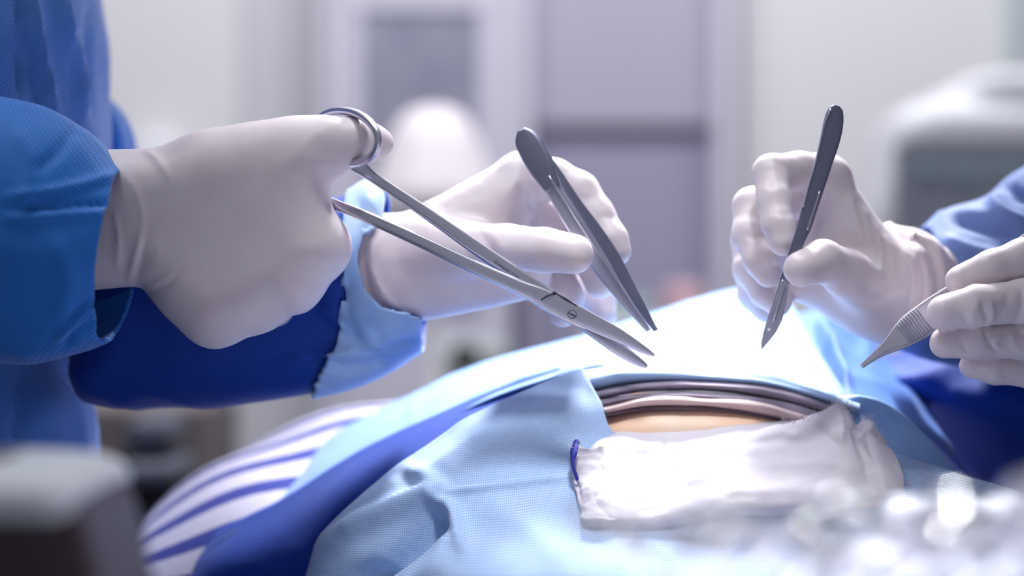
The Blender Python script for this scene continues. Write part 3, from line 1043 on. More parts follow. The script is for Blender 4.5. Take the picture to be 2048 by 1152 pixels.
sh2 = shell('shoulder_fold', [(150, 150), (205, 192), (238, 222), (258, 262), (266, 320), (262, 420), (150, 520)], 0.20, 0.03, 0.05, M_gown, torso, h=0.004, amp=0.002, scale=20,
            creases=[([(215, 205), (225, 250), (222, 310)], -5, 8), ([(200, 200), (195, 250), (200, 300)], 4, 10)])
sleeveA = shell('sleeve', [(-700, 120), (-300, 150), (-100, 175), (0, 196), (60, 212), (130, 240), (190, 280), (240, 335), (290, 375), (340, 420), (340, 560), (290, 640), (212, 688), (150, 712), (60, 728), (-100, 735), (-400, 760), (-700, 800)],
                -0.005, 0.055, 0.062, M_gown, torso, h=0.0026, amp=0.0022, scale=11, wallt=0.004,
                clip=[(-900, 0), (225, 0), (243, 300), (254, 350), (250, 430), (240, 500), (232, 570), (226, 620), (214, 670), (206, 720), (200, 900), (-900, 900)],
                hollow=[(60, 0), (400, 0), (400, 900), (60, 900)],
                creases=[([(20, 425), (90, 418), (160, 412), (250, 408)], -2.2, 7), ([(0, 400), (90, 385), (170, 370), (245, 350)], 2.5, 9), ([(30, 250), (60, 330), (40, 420)], 2.0, 16), ([(0, 440), (110, 432), (245, 430)], 2.5, 10),
                         ([(110, 680), (150, 630), (190, 605), (225, 602)], 4.5, 8), ([(120, 660), (160, 615), (210, 596)], -3.5, 7), ([(130, 700), (150, 670), (205, 640)], -3, 8), ([(110, 470), (140, 560), (120, 640)], 1.8, 18),
                         ([(0, 205), (90, 225), (180, 275), (240, 335)], 1.8, 9), ([(160, 245), (120, 300), (60, 350)], -2, 12)])
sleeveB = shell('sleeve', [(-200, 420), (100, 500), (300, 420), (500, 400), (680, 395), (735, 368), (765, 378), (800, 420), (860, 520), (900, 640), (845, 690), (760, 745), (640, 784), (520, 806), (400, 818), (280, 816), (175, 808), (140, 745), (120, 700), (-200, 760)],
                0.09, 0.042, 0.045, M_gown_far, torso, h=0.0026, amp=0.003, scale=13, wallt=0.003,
                clip=[(-400, 200), (738, 200), (738, 366), (768, 376), (775, 400), (772, 440), (740, 470), (728, 520), (742, 580), (780, 618), (850, 640), (846, 668), (850, 900), (-400, 900)],
                hollow=[(640, 0), (1000, 0), (1000, 900), (640, 900)],
                creases=[([(690, 690), (760, 700), (830, 680)], -4, 8), ([(560, 720), (680, 700), (790, 690)], 4, 10), ([(640, 600), (680, 640), (760, 680)], 5, 12), ([(600, 700), (700, 740), (790, 720)], -4, 10),
                         ([(700, 560), (690, 620), (720, 680)], -4, 9), ([(720, 400), (740, 430), (735, 460)], -4, 7)])
sleeveB_lit = shell('sleeve_highlight', [(-200, 420), (100, 500), (300, 420), (500, 400), (680, 395), (735, 368), (765, 378), (800, 420), (860, 520), (900, 640), (845, 690), (760, 745), (640, 784), (520, 806), (400, 818), (280, 816), (175, 808), (140, 745), (120, 700), (-200, 760)],
                0.09, 0.042, 0.045, M_sleeve_lit, sleeveB, h=0.0026, amp=0.003, scale=13, wallt=0.003, grow=0.0030,
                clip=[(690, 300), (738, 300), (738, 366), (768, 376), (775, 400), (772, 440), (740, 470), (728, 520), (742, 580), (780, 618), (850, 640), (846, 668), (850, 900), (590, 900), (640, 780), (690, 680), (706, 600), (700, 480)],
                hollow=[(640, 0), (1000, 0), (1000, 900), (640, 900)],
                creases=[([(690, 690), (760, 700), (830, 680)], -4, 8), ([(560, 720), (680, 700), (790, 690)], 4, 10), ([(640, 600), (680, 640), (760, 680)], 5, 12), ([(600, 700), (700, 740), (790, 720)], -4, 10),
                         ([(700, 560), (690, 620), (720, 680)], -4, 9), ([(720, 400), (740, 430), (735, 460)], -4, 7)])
sleeveB_lit['label'] = 'pale blue shell over the sleeve end, lamp highlight put into its colour'

gA = hand('glove', [
    ('slab', [(40, 302), (150, 300), (250, 299), (300, 297), (345, 286), (390, 271), (450, 262), (520, 255), (590, 247), (640, 240), (672, 262), (680, 300), (690, 342), (669, 362), (662, 392), (667, 420), (680, 446), (694, 474), (697, 500), (690, 528), (672, 553), (655, 570), (640, 590), (617, 618), (596, 627), (572, 632), (545, 646), (518, 662), (480, 680), (440, 691), (410, 689), (380, 674), (330, 630), (292, 584), (265, 574), (190, 580), (120, 585), (40, 590)], 0.002, 0.026, 0.028),
    ('chain', [(430, 350, -.004, 80), (560, 330, -.006, 74)], 1.5)],
    [[(520, 322, -.003, 66), (600, 300, -.005, 60), (655, 286, -.006, 50), (700, 283, -.003, 48), (724, 284, .004, 43), (744, 285, .010, 36), (760, 286, .015, 28)],
     [(640, 492, .002, 55), (650, 480, .045, 38), (590, 440, .058, 34), (560, 430, .040, 30)],
     [(590, 560, .002, 52), (615, 560, .050, 38), (550, 510, .064, 34), (520, 490, .044, 30)],
     [(520, 610, .002, 50), (550, 615, .045, 36), (490, 560, .060, 32), (470, 540, .040, 28)],
     [(430, 640, .002, 48), (460, 650, .040, 32), (410, 610, .052, 29), (390, 590, .036, 26)]],
    [([(252, 338), (285, 380), (306, 430), (300, 480), (278, 545), (262, 570)], 1.6, 6), ([(262, 350), (292, 395), (314, 440), (306, 500), (286, 560)], -0.7, 5),
     ([(290, 300), (320, 316), (345, 345), (362, 372)], 0.9, 5), ([(248, 420), (258, 480), (250, 545)], 1.2, 5),
     ([(284, 565), (320, 530), (342, 478)], 0.9, 6), ([(296, 570), (330, 540), (345, 510)], 0.8, 5), ([(305, 575), (345, 560), (370, 538)], 0.8, 5), ([(275, 574), (310, 582), (350, 570), (400, 535)], -0.8, 6),
     ([(700, 246), (712, 268), (716, 300)], -0.35, 4)],
    M_glove, surg, h=0.0013, blend=0.012, ycr=0.0, wr=0.12)
gA['label'] = 'gloved hand gripping the scissors'

gB = hand('glove', [
    ('slab', [(690, 430), (730, 432), (790, 430), (850, 405), (920, 368), (990, 330), (1035, 308), (1072, 322), (1092, 372), (1078, 420), (1068, 455), (1090, 490), (1105, 540), (1092, 588), (1050, 600), (1000, 612), (900, 632), (830, 645), (760, 660), (715, 640), (690, 560)], 0.070, 0.026, 0.022),
    ('chain', [(640, 540, .085, 92), (760, 540, .075, 100)], 1.25)],
    [[(860, 500, .060, 66), (930, 500, .045, 56), (1010, 495, .030, 46), (1090, 500, .018, 44), (1148, 508, .014, 40)],
     [(1040, 352, .068, 42), (1108, 358, .066, 40), (1158, 384, .062, 40), (1192, 432, .057, 37), (1222, 480, .051, 34), (1233, 502, .049, 30)],
     [(1045, 420, .085, 42), (1140, 450, .088, 38), (1180, 520, .076, 34), (1200, 568, .070, 30)],
     [(1045, 490, .092, 42), (1110, 530, .094, 38), (1135, 590, .080, 33), (1125, 628, .070, 27)],
     [(1060, 540, .10, 40), (1150, 560, .108, 34), (1200, 600, .10, 31), (1208, 630, .094, 26)]],
    [([(1040, 330), (1052, 380), (1060, 430)], -1.6, 6), ([(1075, 395), (1085, 430), (1105, 455)], -1.4, 6), ([(960, 470), (985, 500), (990, 520)], -0.9, 6), ([(975, 462), (1000, 490), (1010, 512)], 0.6, 5), ([(930, 480), (950, 520), (1000, 560)], -1.0, 10),
     ([(728, 460), (716, 530), (735, 600), (790, 645)], 2.0, 6), ([(745, 462), (735, 530), (756, 595), (812, 640)], -1.2, 5), ([(762, 465), (752, 530), (775, 590), (830, 638)], 1.2, 5),
     ([(1150, 392), (1165, 402), (1180, 405)], -0.7, 4), ([(1190, 440), (1212, 438), (1226, 440)], -0.7, 4)],
    M_glove, surg, h=0.0014, blend=0.010, ycr=0.075)
gB['label'] = 'gloved hand pinching the forceps'

# a plain body inside the gown, with head above the frame
def body(x0, y0, facing, parent, m=M_skin_plain, wristA=None, wristB=None, hipz=0.95):
    global f
    f = Field((x0 - 0.62, y0 - 0.42, 0.0), (x0 + 0.62, y0 + 0.42, 1.82), 0.014)
    D = f.blank()
    for s in (-1, 1):
        wc(D, (x0, y0 + s * 0.09, hipz), (x0, y0 + s * 0.1, 0.5), 0.075, 0.055)
        wc(D, (x0, y0 + s * 0.1, 0.5), (x0, y0 + s * 0.1, 0.09), 0.05, 0.04)
        wc(D, (x0, y0 + s * 0.1, 0.05), (x0 + facing * 0.16, y0 + s * 0.1, 0.04), 0.04, 0.035)
    wc(D, (x0, y0, hipz), (x0, y0, 1.2), 0.09, 0.08, sq=.62)
    wc(D, (x0, y0, 1.2), (x0, y0, 1.36), 0.08, 0.085, sq=.55)
    wc(D, (x0, y0, 1.4), (x0 + facing * 0.03, y0, 1.5), 0.055, 0.05)
    wc(D, (x0 + facing * 0.05, y0, 1.585), (x0 + facing * 0.06, y0, 1.65), 0.072, 0.082)
    wc(D, (x0 + facing * 0.14, y0, 1.61), (x0 + facing * 0.155, y0, 1.585), 0.012, 0.015, 0.01)
    for s, wr in ((-1, wristA), (1, wristB)):
        sh = (x0, y0 + s * 0.17, 1.38)
        if wr is not None:
            el = (x0 + facing * 0.02, (y0 + s * 0.2 + wr[1]) / 2 + s * 0.04, 1.15)
            wc(D, sh, el, 0.048, 0.04)
            wc(D, el, wr, 0.038, 0.024)
    V, Q = f.surface(D)
    b = solid('body', V, Q, m, parent)
    hx = x0 + facing * 0.055
    lathe('surgical_cap', [(0.0, 0.118), (0.05, 0.108), (0.085, 0.07), (0.098, 0.02), (0.097, -0.015), (0.09, -0.02)], (hx - facing * 0.008, y0, 1.64), M_drape_plain, parent)
    return b
body(-0.44, 0.12, 1, surg, wristA=tuple(at(170, 440, 0.0)), wristB=tuple(at(640, 560, 0.085)))

# ------------------------------------------------------------------ right surgeon
asst = thing('surgeon', 'person in a dark blue gown on the right holding a scalpel and fine forceps', 'person', (0.55, 0.22, 0.0))
gown2 = shell('gown', [(1715, 745), (1790, 722), (1850, 705), (1900, 690), (1960, 640), (2048, 600), (2200, 200), (2300, -600), (3100, -600), (3100, 2400), (2120, 2400), (2060, 1300), (1960, 1010), (1900, 930), (1830, 858), (1760, 800)],
              0.24, 0.10, 0.12, M_gown_far, asst, h=0.006, amp=0.005, scale=9,
              creases=[([(1730, 770), (1800, 770), (1880, 750), (1960, 700)], 6, 22), ([(1760, 740), (1840, 735), (1900, 715)], -6, 12), ([(1800, 830), (1900, 900), (1980, 960)], 3, 20)])
slC = shell('sleeve', [(1760, 470), (1830, 458), (1880, 430), (1930, 402), (1975, 380), (2010, 345), (2048, 322), (2160, 270), (2400, 300), (2400, 740), (2100, 760), (1960, 735), (1880, 725), (1800, 700), (1740, 640)],
            0.13, 0.045, 0.05, M_gown_grey, gown2, h=0.003, amp=0.004, scale=14, wallt=0.003,
            clip=[(1835, 300), (2500, 200), (2500, 900), (1700, 900), (1770, 690), (1850, 640), (1880, 560), (1850, 480)],
            hollow=[(1600, 0), (1900, 0), (1940, 900), (1600, 900)],
            creases=[([(1900, 430), (1960, 450), (2048, 480)], -6, 12), ([(1980, 390), (2010, 430), (2060, 450)], 6, 12), ([(1880, 470), (1950, 500), (2030, 520)], 4, 12), ([(1990, 360), (2040, 390), (2090, 400)], -6, 10)])
sleeve_D = shell('sleeve', [(2330, 380), (2480, 350), (2800, 330), (3000, 400), (3000, 900), (2800, 880), (2480, 840), (2340, 790)], 0.01, 0.05, 0.055, M_gown_far, gown2, h=0.004, amp=0.004, scale=14, wallt=0.004,
                 clip=[(2380, 0), (3100, 0), (3100, 1200), (2370, 1200)], hollow=[(2000, 0), (2600, 0), (2600, 1200), (2000, 1200)])

gC = hand('glove', [
    ('slab', [(1605, 322), (1645, 312), (1678, 328), (1702, 360), (1730, 400), (1768, 452), (1800, 480), (1850, 500), (1860, 620), (1800, 680), (1768, 690), (1720, 670), (1670, 640), (1620, 615), (1575, 590), (1570, 540), (1600, 500), (1618, 440), (1602, 380)], 0.060, 0.024, 0.022),
    ('chain', [(1740, 570, .065, 92), (1900, 570, .11, 80)], 1.2)],
    [[(1735, 575, .045, 58), (1690, 545, .022, 48), (1645, 522, .006, 42), (1602, 538, -.004, 36)],
     [(1660, 352, .055, 40), (1600, 342, .044, 38), (1542, 345, .034, 36), (1548, 400, .022, 34), (1556, 450, .014, 32), (1566, 486, .010, 27)],
     [(1640, 400, .070, 40), (1550, 400, .066, 38), (1502, 412, .058, 36), (1500, 470, .046, 35), (1520, 520, .036, 32), (1537, 548, .030, 28)],
     [(1640, 460, .085, 38), (1540, 460, .086, 36), (1498, 480, .082, 34), (1500, 540, .068, 33), (1530, 585, .058, 30), (1556, 608, .052, 26)],
     [(1630, 520, .098, 36), (1540, 530, .102, 33), (1502, 545, .098, 30), (1504, 590, .090, 28), (1530, 622, .084, 24)]],
    [([(1518, 372), (1530, 400), (1534, 425)], -0.5, 5), ([(1520, 432), (1545, 436), (1570, 428)], -0.6, 4), ([(1478, 470), (1495, 478), (1515, 474)], -0.7, 4), ([(1520, 330), (1560, 345), (1590, 350)], -0.5, 7),
     ([(1690, 380), (1700, 440), (1720, 500)], 0.9, 7), ([(1715, 410), (1728, 470), (1735, 520)], 0.9, 6), ([(1735, 440), (1750, 500), (1735, 560)], 1.1, 6), ([(1760, 470), (1772, 530), (1750, 590)], 1.2, 6), ([(1670, 400), (1672, 450), (1690, 500)], -0.8, 8),
     ([(1690, 590), (1730, 585), (1760, 550)], 1.0, 6), ([(1680, 605), (1735, 600), (1775, 560)], -0.8, 6), ([(1690, 618), (1745, 612), (1790, 575)], 0.9, 6), ([(1570, 560), (1600, 575), (1650, 565)], -0.4, 5),
     ([(1790, 480), (1810, 550), (1800, 640)], 1.6, 7), ([(1815, 490), (1838, 560), (1825, 640)], -1.4, 6)],
    M_glove, asst, h=0.0013, blend=0.009, ycr=0.060)
gC['label'] = 'gloved hand holding the scalpel like a pen'
# crumpled glove cuff around the far wrist
cuff = shell('glove_cuff', [(1765, 452), (1800, 452), (1835, 456), (1870, 475), (1896, 520), (1900, 560), (1885, 610), (1850, 660), (1800, 700), (1772, 690), (1790, 600), (1795, 530)], 0.095, 0.03, 0.034, M_glove, gC, h=0.002, amp=0.0028, scale=32, fine=0.0006,
             creases=[([(1800, 460), (1840, 500), (1835, 580), (1800, 660)], 3, 8), ([(1840, 470), (1868, 520), (1860, 590), (1830, 650)], -3, 8), ([(1820, 465), (1852, 520), (1848, 580)], 3, 7)])

gD = hand('glove', [
    ('slab', [(2150, 450), (2260, 420), (2400, 440), (2520, 500), (2520, 700), (2400, 780), (2260, 800), (2150, 775)], 0.012, 0.026, 0.024),
    ('chain', [(2400, 600, .01, 95), (2560, 600, .01, 100)], 1.2)],
    [[(1922, 562, .004, 32), (1985, 538, .000, 38), (2048, 518, .0, 41), (2120, 498, .004, 44), (2220, 500, .012, 46)],
     [(1890, 626, -.012, 37), (1950, 612, -.014, 41), (2048, 602, -.010, 43), (2130, 585, -.002, 46), (2220, 580, .010, 46)],
     [(1890, 686, -.004, 31), (1950, 683, -.004, 35), (2048, 680, .000, 38), (2130, 670, .004, 42), (2220, 650, .012, 45)],
     [(1942, 732, .008, 24), (1990, 740, .008, 28), (2060, 744, .010, 31), (2130, 735, .012, 35), (2220, 720, .014, 40)],
     [(1895, 650, .022, 28), (1950, 630, .030, 34), (2040, 600, .036, 40), (2160, 600, .030, 50), (2260, 640, .02, 56)]],
    [([(1905, 580), (1925, 560), (1920, 545)], -1.12, 4), ([(1938, 600), (1940, 618), (1952, 640)], -1.44, 4), ([(1928, 602), (1920, 625), (1925, 650)], 0.96, 4), ([(1955, 600), (1960, 625), (1962, 650)], 1.12, 4), ([(1880, 615), (1900, 625), (1915, 650)], -0.64, 4),
     ([(1990, 585), (1985, 610), (1975, 630)], -0.80, 5), ([(2016, 578), (2018, 605), (2012, 640)], -1.28, 4), ([(2030, 580), (2032, 610), (2026, 645)], 1.12, 4), ([(2040, 585), (2045, 610), (2040, 640)], -0.80, 4),
     ([(1955, 655), (1960, 680), (1985, 705)], -1.12, 4), ([(1905, 668), (1910, 690), (1930, 705)], -0.80, 4), ([(1990, 665), (1975, 685), (1990, 700)], 1.12, 4), ([(2010, 660), (2015, 690), (2040, 705)], 0.80, 5), ([(2020, 650), (2030, 670), (2040, 665)], -0.96, 4),
     ([(1960, 722), (1975, 738), (1990, 752)], 0.80, 4), ([(2010, 722), (2000, 745), (2020, 758)], -0.96, 4), ([(2040, 720), (2025, 745)], 0.80, 4), ([(2030, 535), (2042, 520), (2048, 500)], -0.80, 4), ([(1960, 550), (1990, 560), (2010, 552)], -0.64, 5)],
    M_glove, asst, h=0.0011, blend=0.007, ycr=0.004)
gD['label'] = 'gloved fingers holding the fine forceps'
body(0.66, 0.22, -1, asst, wristA=tuple(at(2480, 610, 0.01)), wristB=tuple(at(1960, 580, 0.12)))

# ------------------------------------------------------------------ scissors
sci = thing('dissecting_scissors', 'long steel dissecting scissors with curved blades held by the nearest hand', 'scissors', tuple(at(1145, 629, 0)))
# front limb: lower shank, box and upper blade
l1 = sweep('front_limb', [(560, 372, .034, 20, 4), (620, 388, .022, 20, 4), (668, 408, .008, 21, 4), (740, 437, .001, 23, 4), (840, 482, -.003, 25, 4.2), (940, 530, -.004, 27, 4.4), (1030, 571, -.004, 30, 4.6), (1072, 589, -.004, 36, 4.2), (1100, 604, -.004, 42, 3.6), (1145, 627, -.004, 42, 3.4),
                         (1190, 649, -.004, 37, 3.0), (1230, 668, -.004, 30, 2.6), (1265, 687, -.004, 22, 2.2), (1293, 703, -.004, 14, 1.8), (1308, 711, -.004, 6, 1.4)], M_steel, sci, n=14, sup=3.2)
# rear limb: upper shank and lower blade
l2 = sweep('rear_limb', [(696, 318, .002, 18, 4), (712, 328, .002, 34, 4.4), (732, 344, .002, 26, 4), (760, 364, .003, 22, 4), (850, 424, .003, 24, 4.2), (950, 494, .003, 28, 4.4), (1040, 556, .003, 32, 4.6), (1085, 588, .003, 38, 4.2), (1130, 615, .002, 36, 3.4),
                        (1180, 652, .000, 34, 3.0), (1225, 688, -.001, 28, 2.6), (1262, 714, -.001, 22, 2.2), (1284, 728, -.001, 15, 1.8), (1294, 734, -.001, 7, 1.4)], M_steel, sci, n=14, sup=3.2)
def ring(name, cx, cy, y, rx, ry, rot, dyx, dyy, m, parent, wpx=13, t=4.2, n=28):
    pts = []
    for k in range(n):
        a = 2 * math.pi * k / n
        u, v = rx * math.cos(a), ry * math.sin(a)
        x = cx + u * math.cos(rot) - v * math.sin(rot)
        yy = cy + u * math.sin(rot) + v * math.cos(rot)
        pts.append((x, yy, y + dyx * (x - cx) + dyy * (yy - cy), wpx, t))
    return sweep(name, pts, m, parent, n=12, sup=2.4, spans=2, closed_loop=True)
ring('thumb_ring', 692, 274, -0.003, 66, 51, 0.30, -0.00030, 0.0, M_steel, l2, 17, 6.0)
ring('finger_ring', 520, 352, 0.046, 52, 40, 0.4, -0.0002, 0.0, M_steel, l1)
# pivot screw with slot
def disc(name, px, py, y, rpx, t, m, parent):
    c = at(px, py, y); r = rpx / F * (CAMD + y)
    vs, fs = [], []
    for s in (0, 1):
        for k in range(24):
            a = 2 * math.pi * k / 24
            vs.append((c[0] + r * math.cos(a), c[1] + s * t / 1000, c[2] + r * math.sin(a)))
    fs = [tuple(range(24)), tuple(range(24, 48))] + [(k, (k + 1) % 24, 24 + (k + 1) % 24, 24 + k) for k in range(24)]
    return mesh(name, vs, fs, m, parent, smooth=False)
disc('screw_rim', 1144, 629, -0.0058, 9.2, 1.0, M_ink, sci)
sc_ = disc('pivot_screw', 1144, 629, -0.0060, 8.0, 1.2, M_steel, sci)
c = at(1144, 629, -0.0061)
box('screw_slot', tuple(c), (0.0037, 0.0003, 0.0006), M_ink, sc_, rot=('Y', math.radians(25)))
# ground edge step on the front box
sweep('box_step', [(1082, 600, -.0058, 3, 1.2), (1096, 591, -.0058, 4.5, 1.4), (1111, 585, -.0050, 4, 1.6)], M_ink, l1, n=8, sup=2, spans=1)
sweep('box_gap', [(1106, 584, -.0040, 5, 2.4), (1130, 598, -.0046, 6, 2.0), (1154, 612, -.0050, 2, 1.2)], M_ink, l1, n=8, sup=2, spans=1)
sweep('blade_line', [(1165, 655, -.0046, 2.2, 1.6), (1210, 680, -.0046, 2.2, 1.6), (1250, 698, -.0046, 2, 1.4)], M_dark, l1, n=6, sup=2)

def text_mesh(txt, size, m, parent, c, ang, name='engraved_text'):
    cu = bpy.data.curves.new(name, 'FONT')
    cu.body = txt; cu.size = size; cu.align_x = 'CENTER'; cu.align_y = 'CENTER'; cu.extrude = 0.00005
    to = bpy.data.objects.new(name, cu)
    COL.objects.link(to)
    dg = bpy.context.evaluated_depsgraph_get()
    me = bpy.data.meshes.new_from_object(to.evaluated_get(dg))
    bpy.data.objects.remove(to)
    me.transform(Matrix.Translation(Vector(c)) @ Matrix.Rotation(ang, 4, 'Y') @ Matrix.Rotation(math.pi / 2, 4, 'X'))
    me.materials.clear()
    return link(name, me, m, parent, smooth=False)
text_mesh('STAINLESS STEEL', 0.0021, M_ink, l2, at(1014, 541, 0.0003), math.radians(34.8))

# ------------------------------------------------------------------ tissue forceps in the second hand
fcp = thing('tissue_forceps', 'dark steel thumb forceps held upright between thumb and index finger', 'forceps', tuple(at(1308, 660, .024)))
a1 = sweep('near_arm', [(1043, 262, .040, 16, 1.4), (1050, 274, .039, 40, 1.6), (1062, 296, .037, 50, 1.6), (1082, 334, .034, 46, 1.6), (1100, 364, .032, 38, 1.6), (1112, 386, .031, 33, 1.6), (1140, 434, .029, 36, 1.6), (1172, 486, .028, 38, 1.6), (1204, 534, .027, 36, 1.6), (1232, 576, .026, 27, 1.5), (1262, 616, .025, 19, 1.4), (1284, 645, .024, 13, 1.3), (1297, 662, .024, 9, 1.2)], M_satin, fcp, n=12, sup=4)
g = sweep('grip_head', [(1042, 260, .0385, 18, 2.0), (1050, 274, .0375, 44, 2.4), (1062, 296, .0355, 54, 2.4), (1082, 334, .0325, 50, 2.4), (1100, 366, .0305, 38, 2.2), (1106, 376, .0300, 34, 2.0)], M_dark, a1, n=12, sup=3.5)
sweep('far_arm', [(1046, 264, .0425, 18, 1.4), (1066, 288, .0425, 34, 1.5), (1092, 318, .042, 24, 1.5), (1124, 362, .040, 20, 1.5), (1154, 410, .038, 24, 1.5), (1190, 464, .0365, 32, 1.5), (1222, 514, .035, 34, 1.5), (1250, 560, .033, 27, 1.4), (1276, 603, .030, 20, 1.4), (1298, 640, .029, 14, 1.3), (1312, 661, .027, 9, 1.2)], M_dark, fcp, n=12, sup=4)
sweep('edge_highlight', [(1098, 352, .0305, 5, 1.8), (1130, 400, .0285, 5, 1.8), (1166, 458, .0270, 6, 1.8), (1204, 518, .0258, 6, 1.8), (1246, 580, .0245, 5, 1.8), (1284, 636, .0232, 5, 1.8), (1300, 660, .0228, 4, 1.6)], M_steel, a1, n=8, sup=2)  # added strip of lighter steel standing for the highlight along the arm

# ------------------------------------------------------------------ scalpel
sca = thing('scalpel', 'steel scalpel with dark flat handle held upright above the bright drape', 'scalpel', tuple(at(1523, 698, 0)))
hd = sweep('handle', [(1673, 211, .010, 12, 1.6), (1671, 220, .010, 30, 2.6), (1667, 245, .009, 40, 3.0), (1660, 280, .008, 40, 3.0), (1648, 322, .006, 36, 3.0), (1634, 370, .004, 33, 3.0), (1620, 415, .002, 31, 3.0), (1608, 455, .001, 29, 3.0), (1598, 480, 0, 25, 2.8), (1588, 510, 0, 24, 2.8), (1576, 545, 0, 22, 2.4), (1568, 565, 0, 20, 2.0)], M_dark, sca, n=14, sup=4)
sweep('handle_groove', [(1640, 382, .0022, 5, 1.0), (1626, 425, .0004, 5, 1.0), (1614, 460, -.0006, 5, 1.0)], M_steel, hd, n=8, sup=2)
sweep('edge_highlight', [(1662, 218, .0086, 5, 2.0), (1650, 245, .0078, 5, 2.2), (1642, 280, .0066, 5, 2.2), (1632, 322, .0046, 4, 2.2), (1618, 370, .0026, 4, 2.2), (1606, 415, .0006, 4, 2.2)], M_steel, hd, n=8, sup=2)  # highlight down the handle's left side, laid on as a lighter strip
sca_n = sweep('blade_fitting', [(1570, 560, -.0006, 13, 1.2), (1558, 600, -.0008, 12, 1.2), (1550, 628, -.0008, 9, 1.0), (1546, 642, -.0006, 5, .8)], M_steel, sca, n=10, sup=3)
bl = plate('blade', [(1560, 560), (1578, 562), (1575, 590), (1571, 615), (1564, 640), (1552, 664), (1538, 682), (1523, 699), (1523, 685), (1527, 664), (1534, 640), (1543, 612), (1551, 585)], 0.0012, 0.7, M_satin, sca, 0.0002)
disc('blade_hole', 1538, 659, 0.0004, 3.2, 0.6, mat('blade_slot_glint', lin(250, 250, 255), 0.3), bl)

# ------------------------------------------------------------------ fine forceps at the right
adf = thing('fine_forceps', 'silver fine tissue forceps with ribbed grip pointing down left from the right fingers', 'forceps', tuple(at(1724, 732, .008)))
M_mat = mat('matte_silver', lin(206, 204, 214), 0.45, metal=0.6)
ar = sweep('near_arm', [(1723, 732, .004, 7, 1.0), (1735, 722, .004, 9, 1.0), (1758, 703, .004, 14, 1.1), (1778, 688, .005, 26, 1.2), (1800, 672, .006, 44, 1.3), (1822, 656, .007, 56, 1.4), (1846, 639, .008, 58, 1.4), (1880, 613, .010, 54, 1.4), (1960, 556, .012, 42, 1.4), (2060, 480, .016, 34, 1.4)], M_mat, adf, n=14, sup=5)
sweep('far_arm', [(1724, 734, .0065, 7, 1.0), (1737, 724, .008, 9, 1.0), (1762, 706, .010, 16, 1.1), (1784, 691, .012, 28, 1.2), (1806, 674, .014, 46, 1.3), (1850, 643, .016, 58, 1.4), (1890, 613, .017, 54, 1.4), (1964, 556, .018, 42, 1.4), (2060, 480, .018, 34, 1.4)], M_mat, adf, n=12, sup=5)
ax_ = np.array([1846 - 1800, 639 - 672.0]); ax_ /= np.linalg.norm(ax_); pr = np.array([-ax_[1], ax_[0]])
for k in range(9):
    cc = np.array([1808, 667.0]) + ax_ * k * 6.2
    wv = 22 + min(k, 3) * 1.6
    p, q = cc + pr * wv, cc - pr * wv
    yy = .0052 + k * 0.0002
    sweep('grip_rib', [(p[0], p[1], yy + .0002, 2.2, 0.5), (cc[0], cc[1], yy, 2.4, 0.5), (q[0], q[1], yy + .0002, 2.2, 0.5)], M_satin, ar, n=6, sup=2, spans=1)

# ------------------------------------------------------------------ foreground: instrument table, blurred
tbl = thing('instrument_table', 'white covered instrument table along the bottom edge, blurred in the foreground', 'table', (0.0, -0.45, 0))
box('table_top', (0.10, -0.41, 1.073), (0.38, 0.29, 0.012), M_satin, tbl, 0.004)
box('table_cover', (0.10, -0.41, 1.082), (0.39, 0.30, 0.006), M_cloth_white, tbl, 0.002)
for sx in (-0.07, 0.27):
    for sy in (-0.5, -0.34):
        box('leg', (sx, sy, 0.54), (0.02, 0.02, 1.08), M_satin, tbl, 0.002)
zt = 1.0855
def hemostat(loc, rot, tilt=0.0):
    t = thing('hemostat', 'x', 'clamp', (0, 0, 0), 'shiny clamps lying in the foreground')
    def tube(name, P, r, parent, flat=1.0, loop=False):
        P = closed(P, 3) if loop else catmull(P, 4)
        vs, fs = [], []
        M_ = len(P); n = 8
        for i in range(M_):
            tn = (P[(i + 1) % M_] - P[i - 1]) if loop else (P[min(i + 1, M_ - 1)] - P[max(i - 1, 0)])
            tn = tn / np.linalg.norm(tn); sd = np.cross(tn, (0, 0, 1)); sd /= np.linalg.norm(sd)
            rr = r if np.isscalar(r) else r[0] + (r[1] - r[0]) * i / (M_ - 1)
            for k in range(n):
                a = 2 * math.pi * k / n
                vs.append(P[i] + sd * rr * math.cos(a) + np.array([0, 0, 1]) * rr * flat * math.sin(a))
        for i in range(M_ if loop else M_ - 1):
            for k in range(n):
                j = (i + 1) % M_
                fs.append((i * n + k, i * n + (k + 1) % n, j * n + (k + 1) % n, j * n + k))
        if not loop:
            fs += [tuple(range(n)), tuple(range((M_ - 1) * n, M_ * n))]
        return mesh(name, vs, fs, M_clamp, parent)
    for s in (-1, 1):
        lim = tube('limb', np.array([(-0.055, s * 0.011, 0.003), (-0.02, s * 0.006, 0.003), (0.0, 0.0, 0.003 + s * .0005), (0.03, -s * 0.0012, 0.003), (0.05, -s * 0.0008, 0.003)]), (0.0024, 0.0012), t)
        rg = tube('finger_ring', np.array([(-0.068 + 0.0135 * math.cos(a), s * 0.0135 + 0.0105 * math.sin(a), 0.003) for a in np.linspace(0, 2 * math.pi, 10, endpoint=False)]), 0.0021, lim, loop=True)
    tube('ratchet', np.array([(-0.046, -0.010, 0.003), (-0.045, 0.0, 0.004), (-0.046, 0.010, 0.003)]), 0.0014, t)
    t.location = loc; t.rotation_euler = (tilt, 0, rot)
    return t
h0 = hemostat((0, 0, 0), 0)
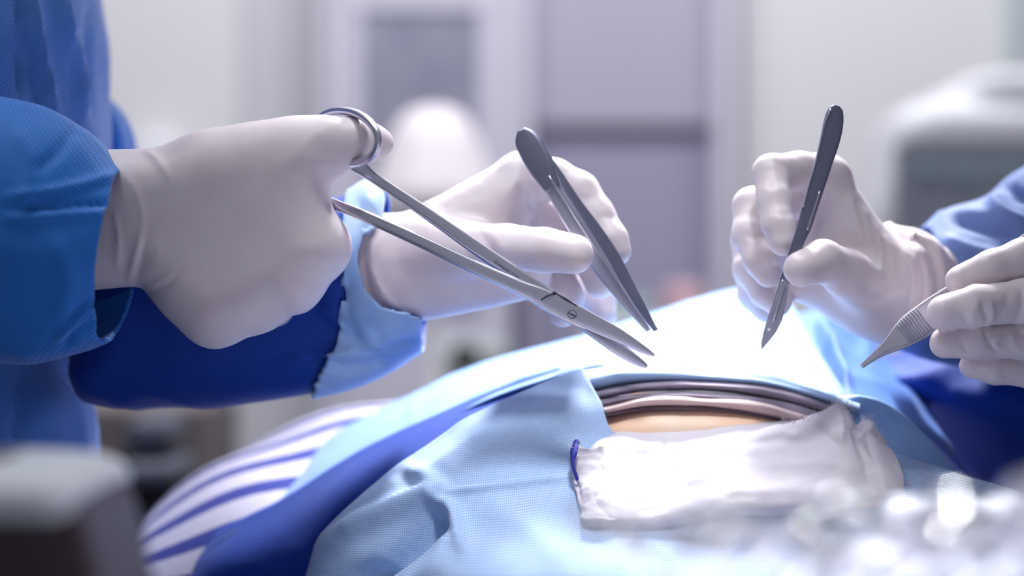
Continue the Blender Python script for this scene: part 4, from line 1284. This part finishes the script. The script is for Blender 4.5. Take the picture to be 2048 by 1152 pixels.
spots = [(0.048, -0.372, 1.45, 0.34, 0.1, 'clamp at the left end of the row resting on the rolled towel'), (0.066, -0.376, 1.70, 0.36, -0.2, 'clamp second from the left on the rolled towel'), (0.086, -0.370, 1.35, 0.33, 0.3, 'clamp third from the left on the rolled towel'),
         (0.106, -0.378, 1.62, 0.37, 0.0, 'clamp in the middle of the row on the rolled towel'), (0.124, -0.372, 1.80, 0.34, -0.3, 'clamp fourth from the right on the rolled towel'), (0.142, -0.376, 1.50, 0.38, 0.2, 'clamp third from the right, beside the swab pads'),
         (0.160, -0.370, 1.66, 0.36, 0.1, 'clamp second from the right, in front of the swab pads'), (0.178, -0.378, 1.40, 0.38, -0.2, 'clamp at the right frame edge, in front of the swab pads')]
for i, (x, y, r, pt, rl, lb) in enumerate(spots):
    o = h0 if i == 0 else copy_tree(h0)
    o.location = (x, y, zt + 0.021 + (0.008 if i > 5 else 0)); o.rotation_euler = (rl, pt, r)
    o['label'] = 'blurred steel ' + lb
    o['group'] = 'shiny clamps lying in the foreground'
# the rolled towel the handles rest on
n = 14
vs, fs = [], []
xs = np.linspace(0.03, 0.20, 30)
for i, x in enumerate(xs):
    for k in range(n):
        a = 2 * math.pi * k / n
        r = 0.0105 * (1 + 0.05 * math.sin(x * 300)) * (0.75 if i in (0, 29) else 1)
        vs.append((x, -0.402 + r * math.cos(a), zt + 0.0105 + r * math.sin(a)))
for i in range(29):
    for k in range(n):
        fs.append((i * n + k, i * n + (k + 1) % n, (i + 1) * n + (k + 1) % n, (i + 1) * n + k))
fs += [tuple(range(n)), tuple(range(29 * n, 30 * n))]
o = mesh('rolled_towel', vs, fs, mat('grey_lilac_towel', lin(150, 146, 172), 0.9, sheen=0.3))
tag(o, 'rolled grey towel under the handles of the blurred foreground clamps', 'towel')
# folded white swabs on the table at the far right
for i, (x, y, z, s, lb) in enumerate([(0.155, -0.293, zt + 0.012, (0.10, 0.045, 0.024), 'blurred white swab pad lying lowest behind the foreground clamps at the right'), (0.168, -0.293, zt + 0.032, (0.07, 0.040, 0.016), 'blurred smaller white swab pad on top of another, right frame edge')]):
    f = Field(np.array((x, y, z)) - 0.05, np.array((x, y, z)) + 0.05, 0.002)
    X, Y, Z = np.meshgrid(*f.ax, indexing='ij')
    q = [np.maximum(np.abs(A - c_) - d / 2 + 0.005, 0) for A, c_, d in zip((X, Y, Z), (x, y, z), s)]
    V, Q = f.surface(np.sqrt(q[0] ** 2 + q[1] ** 2 + q[2] ** 2) - 0.005)
    o = solid('swab_pad', folds(V, Q, 0.0008, 50), Q, M_cloth_white)
    tag(o, lb, 'swab', 'white swab pads behind the clamps')

# steel tub at the lower left, very near
tub = thing('instrument_tub', 'blurred dark tub with a pale rounded lid in the lower left corner', 'tub', tuple(at(60, 1200, -0.36)))
fd = Field(at(-260, 1300, -0.46) - 0.03, at(330, 880, -0.26) + 0.03, 0.003)
D = fd.slab([(-250, 940), (150, 940), (205, 985), (235, 1060), (262, 1180), (262, 1300), (-250, 1300)], -0.36, 0.012, 0.05, 2)
V, Q = fd.surface(D)
b_ = solid('tub_body', V, Q, M_maroon, tub)
D = fd.slab([(-255, 926), (60, 924), (165, 936), (200, 965), (196, 1006), (120, 1004), (-255, 1000)], -0.362, 0.006, 0.056, 2)
V, Q = fd.surface(D)
solid('tub_lid', V, Q, mat('pale_lid', lin(236, 240, 242), 0.4), tub)
c = at(60, 1300, -0.36)
box('tub_pedestal', (c[0], -0.36, (c[2] + 0.012) / 2), (0.10, 0.08, c[2] + 0.012), M_black, tub, 0.005)
